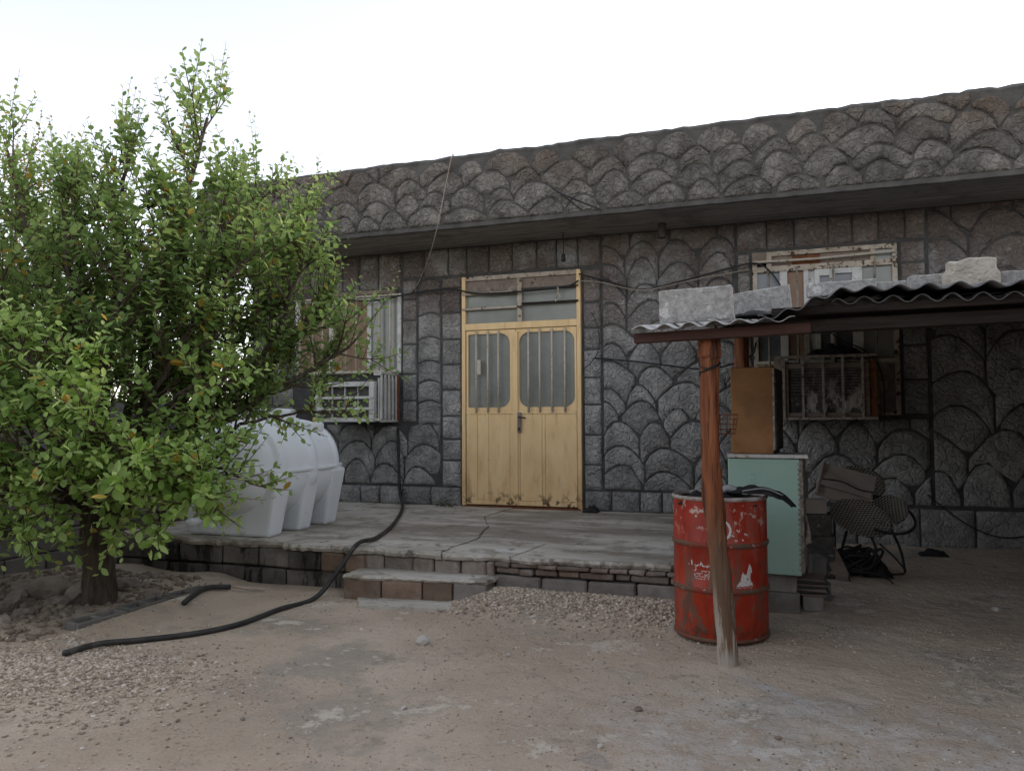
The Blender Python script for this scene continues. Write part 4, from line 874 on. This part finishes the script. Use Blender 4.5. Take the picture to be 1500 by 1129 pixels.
woven(.15, .15, .05, (R(48), R(-18), R(8)), (.22, .04, .50), 30)
woven(.20, .14, .05, (R(84), R(20), R(2)), (.02, .20, .74), 30)
MB().tube(smooth_path([(.40 * math.cos(a) * .62 + .16, .16 * math.sin(a) - .04, .50 + .13 * math.sin(a) - .05 * math.cos(a)) for a in np.linspace(-1.9, 2.2, 12)], 4), .012, 8).build('seat_hoop', 'weave', wc, smooth=True)
for pts in ([(-.12, -.1, .36), (-.16, -.06, .15), (-.10, -.1, .0)], [(.06, -.12, .34), (.10, -.14, .18), (.03, -.1, .0)], [(.22, .0, .4), (.30, .02, .2), (.33, .0, .02)], [(-.2, .15, .4), (-.2, .15, .0)]):
    MB().tube(smooth_path(pts, 5), .011, 8).build('leg', 'cable', wc, smooth=True)
rc = random.Random(15)
tg = thing('cable_tangle', 'tangle of black cables and rags under the woven chair', 'cables', (3.62, -1.4, .05))
for k in range(9):
    a0 = rc.uniform(0, 6); pts = [(-.05 + .18 * math.cos(a0 + t * 1.3) + rc.uniform(-.05, .08), -.1 + .14 * math.sin(a0 + t * 1.3), .03 + .22 * abs(math.sin(a0 * 2 + t * .9)) * rc.uniform(.4, 1)) for t in range(6)]
    MB().tube(smooth_path(pts, 5), rc.choice((.006, .009, .012)), 6).build('cable', 'cable', tg, smooth=True)
MB().tube(smooth_path([(-.05, -.25, .05), (.1, -.28, .06), (.2, -.32, .03), (.24, -.40, .012)], 5), .006, 6).build('cable', 'cable', tg, smooth=True)
MB().tube(smooth_path([(-.06, -.2, .1), (-.08, -.3, .05), (-.08, -.42, .012)], 5), .006, 6).build('cable', 'cable', tg, smooth=True)
MB().tube(smooth_path([(.2, .1, .25), (.33, .06, .12), (.38, .0, .03), (.25, -.05, .015)], 5), .008, 6).build('cable', 'cable', tg, smooth=True)
cloth('black_rag', .05, .0, .0, .22, .16, .2, 'blackcloth', 9.4, 18, tg)
tag(MB().box(-.11, .11, -.09, .09, 0, .115).build('small_carton', 'carton', loc=(3.27, -1.62, .585), rot=(0, 0, .05), bevel=.003), 'small brown carton wedged beside the mint cabinet', 'carton')
tag(MB().box(-.14, .14, -.11, .11, 0, .18).build('plastic_crate', 'sooty', loc=(3.28, -1.6, .40), bevel=.01), 'dark box supporting the small brown carton', 'box')
tag(MB().box(-.16, .16, -.12, .12, 0, .36).build('wooden_crate', 'sooty', loc=(3.28, -1.58, .04), bevel=.01), 'sooty crate on the ground below the small brown carton', 'crate')
tag(MB().obox((0, 0, .27), (.055, .012, .29), (0, 0, 0)).build('plank', 'oldwood', loc=(3.50, -1.72, .06), rot=(R(-12), R(-24), 0), bevel=.003), 'short grey plank leaning under the woven chair', 'plank')
tag(MB().tube([(3.08, -2.2, .0), (3.1, -2.2, .01)], .001, 4).build('wire_scrap', 'cable'), 'tiny wire scrap on the ground behind the mint cabinet', 'wire') if False else None
tag(cloth('black_shoe', 4.36, -.52, gh(4.36, -.52) + .002, .12, .06, .07, 'blackcloth', 1.9, 12), 'black shoe-like scrap on the ground near the shaded wall', 'scrap')
tag(cloth('black_rag', .995, -.16, PZ - .004, .085, .07, .085, 'blackcloth', 4.9, 12), 'small black rag on the porch at the foot of the door', 'rag')

# wire basket hanging on the post
wb = thing('wire_basket', 'small rusty wire basket hanging on the red-stained post', 'basket', (2.74, -4.05, 1.35))
for k in range(5):
    r_ = .045 + .004 * k; z = -.055 + .028 * k
    MB().tube([(r_ * math.cos(a), r_ * math.sin(a), z) for a in np.linspace(0, 2 * math.pi, 17)], .0028, 5).build('hoop', 'rust', wb)
for k in range(8):
    a = k * math.pi / 4; MB().tube([(.02 * math.cos(a), .02 * math.sin(a), -.058), (.046 * math.cos(a), .046 * math.sin(a), -.055), (.062 * math.cos(a), .062 * math.sin(a), .06)], .0022, 4).build('upright_wire', 'rust', wb)
MB().tube(smooth_path([(-.05, -.03, .05), (-.075, -.06, .0), (-.08, -.1, -.08), (-.065, -.11, -.13), (-.05, -.1, -.08), (-.06, -.06, .03)], 5), .003, 5).build('hanging_loop', 'palewire', wb)

# ---------------------------------------------------------------- cables on the facade
def cable(label, pts, r_=.008, m='cable', k=6):
    return tag(MB().tube(smooth_path(pts, k), r_, 6).build('electric_cable', m, smooth=True), label, 'cable')
cable('black cable strung across the left window and above the door', [(-2.6, -.10, 2.847), (-2.24, -.10, 2.934), (-1.85, -.10, 2.905), (-1.22, -.09, 2.975), (-.76, -.09, 2.993), (-.4, -.10, 2.913), (.21, -.10, 2.905), (.71, -.10, 2.93), (.86, -.10, 2.99)], .011)
cable('twisted black cable sagging from the door top towards the right window', [(.86, -.10, 3.065), (1.2, -.09, 2.96), (1.59, -.10, 2.84), (2.04, -.10, 2.91), (2.48, -.10, 3.0), (2.80, -.10, 3.05), (2.97, -.12, 2.93), (3.10, -.13, 2.70), (3.16, -.12, 2.55)], .010)
cable('thin pale wire sagging beside the twisted black cable', [(.86, -.11, 2.985), (1.1, -.11, 2.955), (1.45, -.115, 2.855), (1.7, -.115, 2.835), (2.1, -.115, 2.90), (2.75, -.115, 2.985)], .005, 'palewire')
cable('short thick black cable from the door quoin to the post', [(1.03, -.07, 2.09), (1.5, -.14, 2.03), (1.91, -.22, 1.965), (2.21, -.25, 1.92), (2.46, -.2, 1.94), (2.74, -.1, 2.05), (2.80, -.08, 2.2)], .011)
cable('thin black wire looping over the grey window under the shelter', [(3.46, -.10, 2.35), (3.62, -.11, 2.20), (3.85, -.10, 2.08), (3.99, -.10, 1.9), (4.03, -.10, 1.62), (4.02, -.09, 1.3)], .006)
cable('thin loose wire hanging on the quoins right of the door', [(1.0, -.06, 2.62), (1.07, -.075, 2.45), (1.09, -.08, 2.25), (1.04, -.07, 2.1), (.93, -.06, 1.99), (.89, -.06, 1.97)], .005)
cable('black wire sagging along the base of the shaded wall', [(4.4, -.06, .62), (4.65, -.08, .40), (4.9, -.10, .26), (5.15, -.1, .24), (5.5, -.09, .36), (5.9, -.08, .6)], .007)
cable('pale wire hanging from the parapet top to the cables left of the door', [(-.37, -.88, 4.345), (-.37, -.945, 4.30), (-.47, -.95, 3.85), (-.555, -.94, 3.50), (-.85, -.5, 3.33), (-1.17, -.07, 3.17), (-1.25, -.08, 3.02)], .0055, 'palewire', 5)
cable('second black wire dropping to the cables left of the door', [(-1.15, -.07, 3.2), (-1.20, -.075, 3.08), (-1.30, -.08, 2.97)], .007)

tag(MB().tube(smooth_path([(.61, -.115, 2.93), (.615, -.118, 2.87), (.60, -.118, 2.82), (.585, -.118, 2.76)], 4), .008, 6).tube(smooth_path([(.615, -.118, 2.87), (.635, -.118, 2.83), (.64, -.118, 2.80)], 4), .007, 6).build('string_tie', 'chipped', smooth=True), 'pale string tied to the cable over the door transom', 'string')
# ---------------------------------------------------------------- kerb blocks, rocks, pebbles
for i, (x, y_, rz) in enumerate(((-1.40, -4.62, 1.50), (-1.405, -4.20, 1.62), (-1.37, -3.80, 1.5))):
    tag(gblock('', x, y_, -.115, (R(3), 0, rz), (.19, .075, .09), 'wallblock', hollow=True), ['half-buried hollow block in the kerb at the near end by the gravel', 'half-buried hollow block in the kerb beside the tree trunk', 'half-buried hollow block in the kerb near the short hose'][i], 'block')
def rock_mesh(seed, m, sub=2):
    me = bpy.data.meshes.new('rock'); bm = bmesh.new(); bmesh.ops.create_icosphere(bm, subdivisions=sub, radius=1)
    for v in bm.verts:
        d = v.co.normalized(); q = 1 + .35 * nz3(*(d * 1.3 + Vector((seed * 5.3, 0, 0)))) + .15 * nz3(*(d * 3 + Vector((0, seed * 3.1, 0))))
        v.co = Vector((d.x, d.y * .8, d.z * .55)) * q
    bm.to_mesh(me); bm.free(); me.materials.append(MT[m]); return me
rm = [rock_mesh(i, 'rock', 2) for i in range(4)]; pm = [rock_mesh(i + 9, 'palerock', 2) for i in range(3)]
rk = random.Random(31)
def rock(name, x, y_, s_, meshes, label, grp=None, sink=.35):
    o = link(name, rk.choice(meshes), None, (x, y_, gh(x, y_) + s_ * (.55 - sink)), (rk.uniform(-.3, .3), rk.uniform(-.3, .3), rk.uniform(0, 6)), (s_, s_ * rk.uniform(.8, 1.2), s_ * rk.uniform(.8, 1.2)))
    return tag(o, label, 'rock', grp)
rock('rock', .92, -4.31, .055, pm, 'flat tan stone lying alone on the open dirt below the step')
rock('rock', 3.0, -5.09, .022, [rock_mesh(40, 'redblock', 1)], 'small orange stone on the gravel in the yard')
rock('rock', 4.46, -2.3, .035, pm, 'pale stone on the shaded ground under the shelter')
for x, y_, s_ in ((-2.28, -4.5, .12), (-2.36, -4.16, .17), (-1.98, -4.4, .11), (-1.93, -4.72, .08), (-2.05, -4.15, .15), (-1.82, -4.98, .07), (-2.5, -4.3, .14), (-2.15, -4.75, .10), (-2.55, -4.75, .12), (-2.7, -4.1, .12), (-1.55, -3.95, .07), (-1.9, -3.85, .1)):
    rock('rock', x, y_, s_, rm, 'brown rock half sunk in the soil around the tree trunk', 'rocks in the tree bed')
for k in range(13):
    x, y_ = rk.uniform(-.2, 4.4), rk.uniform(-6.2, -3.8)
    if abs(x - .92) < .1: continue
    rock('rock', x, y_, rk.uniform(.014, .026), pm + rm[:1], 'small loose stone lying on the bare dirt yard', 'loose stones on the yard')
# countless gravel: joined pebbles
def ico(seed):
    bm = bmesh.new(); bmesh.ops.create_icosphere(bm, subdivisions=1, radius=1)
    for v in bm.verts:
        d = v.co.normalized(); v.co = Vector((d.x, d.y * .75, d.z * .55)) * (1 + .4 * nz3(*(d * 1.5 + Vector((seed * 4.7, 1, 0)))))
    V = np.array([v.co[:] for v in bm.verts]); F_ = np.array([[q.index for q in f.verts] for f in bm.faces]); bm.free(); return V, F_
ICO = [ico(i) for i in range(6)]
def np_mesh(name, V, F_, m, smooth=False):
    me = bpy.data.meshes.new(name); k = F_.shape[1]
    me.vertices.add(len(V)); me.vertices.foreach_set('co', V.astype(np.float32).ravel())
    me.loops.add(F_.size); me.loops.foreach_set('vertex_index', F_.astype(np.int32).ravel())
    me.polygons.add(len(F_)); me.polygons.foreach_set('loop_start', np.arange(0, F_.size, k, dtype=np.int32)); me.polygons.foreach_set('loop_total', np.full(len(F_), k, dtype=np.int32))
    if smooth: me.polygons.foreach_set('use_smooth', np.ones(len(F_), dtype=bool))
    me.update(calc_edges=True); me.materials.append(MT[m]); return me
rg_ = np.random.default_rng(5)
def gravel(name, label, n, sampler, smin, smax, pw=2.0, pm_='pebble'):
    Vs, Fs, o = [], [], 0
    for _ in range(n):
        x, y_ = sampler(); s_ = smin + (smax - smin) * rg_.random() ** pw; V, F_ = ICO[rg_.integers(6)]
        e = Euler((rg_.uniform(-.5, .5), rg_.uniform(-.5, .5), rg_.uniform(0, 6.3))).to_matrix(); Mx = np.array(e)
        Vs.append((V * s_) @ Mx.T + np.array([x, y_, gh(x, y_) + s_ * .2])); Fs.append(F_ + o); o += len(V)
    me = np_mesh(name, np.concatenate(Vs), np.concatenate(Fs), 'pebble'); me.materials[0] = MT[pm_]; ob = link(name, me); ob['kind'] = 'stuff'; return tag(ob, label, 'gravel')
def s_bank():
    while 1:
        x, y_ = rg_.uniform(.55, 2.75), -3.13 - abs(rg_.normal(0, .22))
        if y_ > -3.25 and x < .95: continue
        return x, y_
def s_pile():
    return -.62 + rg_.normal(0, .42) + .0, -5.5 + rg_.normal(0, .26)
def s_yard():
    return rg_.uniform(-1.6, 5.2), rg_.uniform(-7.2, -2.9) if rg_.random() < .8 else rg_.uniform(-4, -.2)
def s_yard2():
    while 1:
        x, y_ = s_yard()
        if y_ > -3.15 and x < 2.9: continue
        if nz3(x * 1.3, y_ * 1.3, 2) + .25 * (x - 1.5) / 2 > rg_.uniform(-.5, .45): return x, y_
def s_bed():
    return rg_.uniform(-3.2, -1.45), rg_.uniform(-5.4, -3.3)
gravel('gravel_bank', 'pinkish gravel banked against the right side of the porch', 5200, s_bank, .006, .019)
gravel('gravel_patch', 'patch of pale gravel at the end of the long hose', 6500, s_pile, .005, .016)
gravel('yard_gravel', 'fine loose gravel strewn over the packed dirt yard', 15000, s_yard2, .003, .010, 3.5)
gravel('bed_rubble', 'loose rubble and clods in the soil around the tree', 1500, s_bed, .008, .045, 2.5, 'soilclod')

# ---------------------------------------------------------------- trees
TR0 = Vector((-1.755, -4.27, 0)); RV = Vector((.944, .33, 0)); FV = Vector((-.33, .944, 0))
def T(a, b, h): return TR0 + RV * a + FV * b + Vector((0, 0, h))
LEAFV = np.array([(0, 0, 0), (.22, .24, .03), (.30, .55, .035), (.17, .85, .02), (0, 1.0, -.04), (-.17, .85, .02), (-.30, .55, .035), (-.22, .24, .03), (0, .5, -.05)], float)
LEAFF = np.array([(0, 1, 8), (1, 2, 8), (2, 3, 8), (3, 4, 8), (4, 5, 8), (5, 6, 8), (6, 7, 8), (7, 0, 8)])
def leaf_frames(L):
    P = np.array([l[0] for l in L]); D = np.array([l[1] for l in L]); N = np.array([l[2] for l in L]); S_ = np.array([l[3] for l in L])
    D /= np.linalg.norm(D, axis=1)[:, None]; X = np.cross(D, N); X /= np.linalg.norm(X, axis=1)[:, None] + 1e-9; Z = np.cross(X, D)
    return P, X, D, Z, S_
def leaves_mesh(name, L, m):
    P, X, D, Z, S_ = leaf_frames(L); n = len(P)
    V = P[:, None, :] + S_[:, None, None] * (LEAFV[None, :, 0:1] * X[:, None, :] + LEAFV[None, :, 1:2] * D[:, None, :] + LEAFV[None, :, 2:3] * Z[:, None, :])
    F_ = (LEAFF[None] + (np.arange(n) * len(LEAFV))[:, None, None]).reshape(-1, 3)
    return np_mesh(name, V.reshape(-1, 3), F_, m, True)
class Tree:
    def __init__(s, seed): s.r = random.Random(seed); s.wood = MB(); s.twig = MB(); s.L = []
    def rv(s): return Vector((s.r.gauss(0, 1), s.r.gauss(0, 1), s.r.gauss(0, 1))).normalized()
    def shoot(s, p, d, ln, size, space=.036, up_=.10, r0=.0045, curve=.12):
        n = max(3, int(ln / .06)); pts = [p]; d = d.normalized(); q = p.copy(); st_ = ln / n
        for i in range(n):
            d = (d + Vector((0, 0, up_ * .35)) + s.rv() * curve * .5).normalized(); q = q + d * st_; pts.append(q.copy())
        s.twig.tube(pts, r0, 4, r1=.0012, cap=False)
        k = 0; t = ln * .12; side = s.r.uniform(0, 6.28)
        while t < ln:
            i = min(int(t / st_), n - 1); pp = pts[i].lerp(pts[i + 1], (t - i * st_) / st_); ax = (pts[i + 1] - pts[i]).normalized()
            a = ax.cross(Vector((0, 0, 1)) if abs(ax.z) < .95 else Vector((1, 0, 0))).normalized(); b = ax.cross(a)
            side += 2.6 + s.r.uniform(-.5, .5); rad = a * math.cos(side) + b * math.sin(side)
            ld = (rad * .9 + ax * s.r.uniform(.25, .8) + Vector((0, 0, s.r.uniform(-.25, .25)))).normalized()
            nn = (Vector((0, 0, 1)) + s.rv() * .55 + ax * .3).normalized()
            taper = 1 - .5 * max(0, t / ln - .6) / .4
            s.L.append((tuple(pp), tuple(ld), tuple(nn), size * taper * s.r.uniform(.75, 1.2)))
            t += space * s.r.uniform(.7, 1.3)
    def limb(s, pts, r0, r1, nsec, seclen, nshoot, shlen, size, start=.35, up_=.5, out=.6, tipshoots=5, space=.036):
        path = smooth_path(pts, 6); path = [p + s.rv() * .02 for p in path]
        s.wood.tube(path, r0, 7, r1=r1, cap=False); N = len(path) - 1
        for k in range(nsec):
            t = start + (1 - start) * ((k + s.r.random()) / nsec); i = min(int(t * N), N - 1); p = path[i].lerp(path[i + 1], t * N - i); ax = (path[i + 1] - path[i]).normalized()
            o_ = s.rv(); o_ = (o_ - ax * o_.dot(ax)).normalized()
            d = (ax * .5 + o_ * out + Vector((0, 0, up_)) * s.r.uniform(.3, 1.1)).normalized(); ln = seclen * s.r.uniform(.6, 1.2) * (1.1 - .4 * t)
            sp = [p]; q = p.copy(); m_ = 5
            for j in range(m_):
                d = (d + s.rv() * .16 + Vector((0, 0, .05 * up_))).normalized(); q = q + d * ln / m_; sp.append(q.copy())
            s.twig.tube(sp, .009, 5, r1=.004, cap=False)
            for j in range(nshoot):
                u = s.r.uniform(.15, 1.0) * m_; i2 = min(int(u), m_ - 1); pp = sp[i2].lerp(sp[i2 + 1], u - i2); a2 = (sp[i2 + 1] - sp[i2]).normalized()
                dd = (a2 * .7 + s.rv() * .75 + Vector((0, 0, up_ * .7))).normalized(); s.shoot(pp, dd, shlen * s.r.uniform(.5, 1.25), size, space, up_ * .25)
            s.shoot(sp[-1], d, shlen * s.r.uniform(.7, 1.2), size, space, up_ * .3)
        for k in range(tipshoots):
            ax = (path[-1] - path[-3]).normalized(); s.shoot(path[-1 - s.r.randint(0, 3)], (ax * .7 + Vector((0, 0, .9 * up_)) + s.rv() * .45).normalized(), shlen * s.r.uniform(.9, 2.1), size * .85, space * 1.15, up_ * .2)
tree = thing('tree', 'leafy green tree with dark trunk beside the porch and white tank', 'tree', tuple(TR0))
tr = Tree(11)
trunk = MB().tube(smooth_path([T(0, 0, -.15), T(.01, 0, .03), T(.0, 0, .2), T(-.01, 0, .42), T(-.03, .02, .6), T(-.02, .03, .82), T(.02, .05, .98)], 5), [.155, .148, .142, .136, .13, .125, .122, .118, .115, .113, .112, .111, .11, .11, .11, .11, .11, .112, .115, .118, .12, .122, .12, .115, .11, .10, .095, .09, .08, .07, .05][:31], 20, jit=.28)
trunk.build('trunk', 'bark', tree, smooth=True, loc=tuple(-TR0))
F0 = T(-.0, .03, .78)
SZ = .070
upper = [((-.25, .1, 1.5), (-.55, .15, 2.4), (-.9, .2, 3.5)), ((-.12, .2, 1.6), (-.35, .35, 2.4), (-.5, .45, 3.3)), ((.0, .05, 1.7), (.1, -.05, 2.5), (.2, -.1, 3.3)), ((.2, .1, 1.6), (.45, .1, 2.7), (.72, .1, 3.75)),
         ((.3, .2, 1.55), (.7, .3, 2.4), (1.05, .4, 3.25)), ((.4, .2, 1.4), (.95, .3, 2.1), (1.45, .3, 2.95)), ((.5, .3, 1.3), (1.1, .4, 1.8), (1.62, .45, 2.35)), ((.5, .1, 1.2), (1.15, .25, 1.6), (1.78, .3, 1.95)),
         ((.3, -.15, 1.3), (.7, -.3, 1.9), (1.1, -.35, 2.5)), ((.1, -.25, 1.4), (.3, -.45, 2.0), (.45, -.55, 2.55)), ((-.2, -.2, 1.35), (-.4, -.4, 1.9), (-.5, -.5, 2.5)), ((-.4, .0, 1.3), (-.85, .1, 2.0), (-1.25, .15, 3.0)),
         ((.15, .3, 1.5), (.3, .5, 2.2), (.3, .6, 3.0)), ((.6, .1, 1.6), (.9, .0, 2.3), (.9, -.05, 3.0)), ((-.3, .3, 1.6), (-.7, .4, 2.4), (-.8, .5, 3.0)), ((.7, .2, 1.5), (1.2, .2, 2.0), (1.45, .1, 2.6)), ((-.1, -.1, 1.6), (-.15, -.2, 2.3), (-.2, -.2, 3.1)), ((.35, -.1, 1.5), (.6, -.2, 2.2), (.7, -.2, 2.9))]
for i, pts in enumerate(upper):
    tr.limb([F0] + [T(*p) for p in pts], .045 if i < 8 else .032, .012, 16, .52, 7, .36, SZ * (.92 if i < 8 else 1.08), start=.30, up_=.66, out=.75, tipshoots=8, space=.034)
tree_up = tr.L; tr.L = []
lower = [((.35, -.3, .92), (.7, -.5, 1.05), (1.05, -.6, .98)), ((.15, -.35, 1.05), (.3, -.7, 1.3), (.45, -.9, 1.35)), ((-.1, -.35, 1.0), (-.2, -.7, 1.25), (-.3, -.9, 1.3)), ((-.35, -.2, .95), (-.65, -.4, 1.2), (-.9, -.5, 1.25)),
         ((.3, -.3, .8), (.55, -.5, .82), (.78, -.55, .74)), ((-.15, -.25, .75), (-.25, -.4, .78), (-.3, -.48, .72)), ((.5, -.1, .98), (.85, -.15, 1.06), (1.1, -.2, .98)), ((.02, -.3, .85), (.1, -.55, .95), (.15, -.7, .98)),
         ((-.3, -.3, .85), (-.5, -.5, .9), (-.65, -.55, .92)), ((-.5, .0, 1.0), (-.9, .05, 1.2), (-1.2, .05, 1.25)), ((.6, .1, 1.15), (1.2, .15, 1.42), (1.75, .2, 1.45)),
         ((.1, -.3, .85), (.2, -.45, .80), (.3, -.5, .72)), ((.55, -.45, .95), (.85, -.6, .95), (1.08, -.6, .85)), ((-.6, -.2, 1.0), (-.95, -.35, 1.0), (-1.2, -.4, .9)), ((.2, -.5, 1.15), (.55, -.75, 1.2), (.75, -.8, 1.12)), ((-.3, -.45, 1.1), (-.6, -.7, 1.2), (-.8, -.75, 1.2)),
         ((.1, -.3, 1.3), (.2, -.55, 1.6), (.3, -.7, 1.75)), ((-.3, -.25, 1.3), (-.55, -.45, 1.6), (-.7, -.55, 1.75)), ((.45, -.2, 1.35), (.8, -.4, 1.6), (1.05, -.45, 1.65)), ((-.1, -.3, 1.35), (-.15, -.55, 1.7), (-.2, -.65, 1.9)), ((.3, .1, 1.3), (.7, .2, 1.5), (1.05, .25, 1.55)), ((-.6, .05, 1.3), (-.95, .1, 1.55), (-1.2, .1, 1.7))]
for i, pts in enumerate(lower):
    tr.limb([F0 + Vector((0, 0, -.05))] + [T(*p) for p in pts], .022, .007, 8, .32, 6, .27, .082 if i != 10 else .06, start=.3, up_=.35, out=.8, tipshoots=5, space=.042)
low = tr.L
tr.wood.build('limb', 'bark', tree, smooth=True, loc=tuple(-TR0)); tw = tr.twig.build('twigs', 'twig', tree, loc=tuple(-TR0)); tw['kind'] = 'stuff'
camp = np.array((3.04, -8.68, 1.38))
low.sort(key=lambda l: np.linalg.norm(np.array(l[0]) - camp) / l[3])
big, rest = low[:290], low[290:]
crown = part('crown', tree)
ob = link('foliage', leaves_mesh('foliage', [((l[0][0] - TR0.x, l[0][1] - TR0.y, l[0][2]),) + l[1:] for l in tree_up], 'leaf'), crown); ob['kind'] = 'stuff'
ob = link('foliage', leaves_mesh('foliage', [((l[0][0] - TR0.x, l[0][1] - TR0.y, l[0][2]),) + l[1:] for l in rest], 'bigleaf'), crown); ob['kind'] = 'stuff'
def single_leaf(m):
    return np_mesh('leaf', LEAFV.copy(), LEAFF.copy(), m, True)
def solid_leaf(c):
    k = leaf_mat('leaf_tone', tuple(q * .95 for q in c), c, tuple(q * 1.1 for q in c), .001); MT['_t'] = k; return single_leaf('_t')
lm = [solid_leaf(c) for c in ((0.14, 0.25, 0.05), (0.18, 0.31, 0.065), (0.23, 0.36, 0.09), (0.28, 0.41, 0.12))] ; ylm = single_leaf('yellowleaf')
P, X, D, Z, S_ = leaf_frames(big)
for i in range(len(big)):
    M_ = Matrix((tuple(X[i] * S_[i]), tuple(D[i] * S_[i]), tuple(Z[i] * S_[i]))).transposed().to_4x4(); M_.translation = Vector(P[i]) - TR0
    o = bpy.data.objects.new('leaf', ylm if i % 24 == 7 else lm[i % 4]); C.objects.link(o); o.parent = crown; o.matrix_local = M_
# tree beyond the yard wall
t2 = thing('background_tree', 'olive yellow feathery tree beyond the grey yard wall', 'tree', (-6.0, -1.8, 0))
tb = Tree(5); B0 = Vector((-6.0, -1.8, 0))
MB().tube(smooth_path([(0, 0, -.1), (.03, 0, .8), (0, .05, 1.6), (.05, .05, 2.2)], 5), .13, 10, r1=.08, jit=.2).build('trunk', 'bark', t2, smooth=True)
for dx, dy, h in ((-.9, -.3, 4.0), (-.4, .4, 4.5), (.3, -.2, 4.6), (.8, .3, 4.1), (1.1, -.4, 3.4), (-1.1, .2, 3.2), (.1, .6, 3.9), (-.2, -.7, 3.7), (1.2, .1, 2.5), (.7, -.9, 2.6), (-.9, -.6, 2.6)):
    tb.limb([Vector((0, 0, 1.8)), Vector((dx * .3, dy * .3, 2.5)), Vector((dx * .7, dy * .7, (2.2 + h) / 2)), Vector((dx, dy, h))], .05, .012, 11, .6, 4, .45, .06, start=.3, up_=.5, tipshoots=5)
tb.wood.build('limb', 'bark', t2, smooth=True); o = tb.twig.build('twigs', 'twig', t2); o['kind'] = 'stuff'
cr2 = link('crown', leaves_mesh('crown', tb.L, 'yleaf'), t2); cr2['kind'] = 'stuff'
# shrub beyond the wall near the house corner
for loc_, lab_, sd_ in (((-5.1, -.9, 0), 'dark bushy shrub beyond the yard wall next to the house corner', 8), ((-4.9, -1.95, 0), 'dark shrub beyond the yard wall below the olive yellow tree', 9)):
  t3 = thing('background_shrub', lab_, 'shrub', loc_); tc_ = Tree(sd_)
  for dx, dy, h in ((-.7, -.2, 2.5), (-.3, .5, 2.9), (.4, -.3, 2.8), (.8, .3, 2.4), (.1, -.7, 2.3), (-.5, -.7, 2.1), (.9, -.4, 2.0)):
      tc_.limb([Vector((0, 0, .1)), Vector((dx * .4, dy * .4, .9)), Vector((dx * .8, dy * .8, h * .7)), Vector((dx, dy, h))], .03, .01, 11, .5, 4, .4, .07, start=.35, up_=.45, tipshoots=4, space=.045)
  tc_.wood.build('stem', 'bark', t3, smooth=True); o = tc_.twig.build('twigs', 'twig', t3); o['kind'] = 'stuff'
  link('crown', leaves_mesh('crown', tc_.L, 'leaf'), t3)['kind'] = 'stuff'
# small weed by the door
wd_ = thing('weed', 'small green weed growing at the wall foot left of the door', 'plant', (-.80, -.16, PZ)); tw_ = Tree(3)
for k in range(14):
    a = rk.uniform(0, 6.3); tw_.shoot(Vector((rk.uniform(-.13, .13), rk.uniform(-.04, .04), 0)), Vector((math.cos(a), math.sin(a) * .5, .7)), rk.uniform(.05, .12), .022, .012)
tw_.twig.build('stems', 'twig', wd_)['kind'] = 'stuff'; link('leaves', leaves_mesh('leaves', tw_.L, 'leaf'), wd_)['kind'] = 'stuff'
print('leaves', len(tree_up), len(low), len(tb.L))
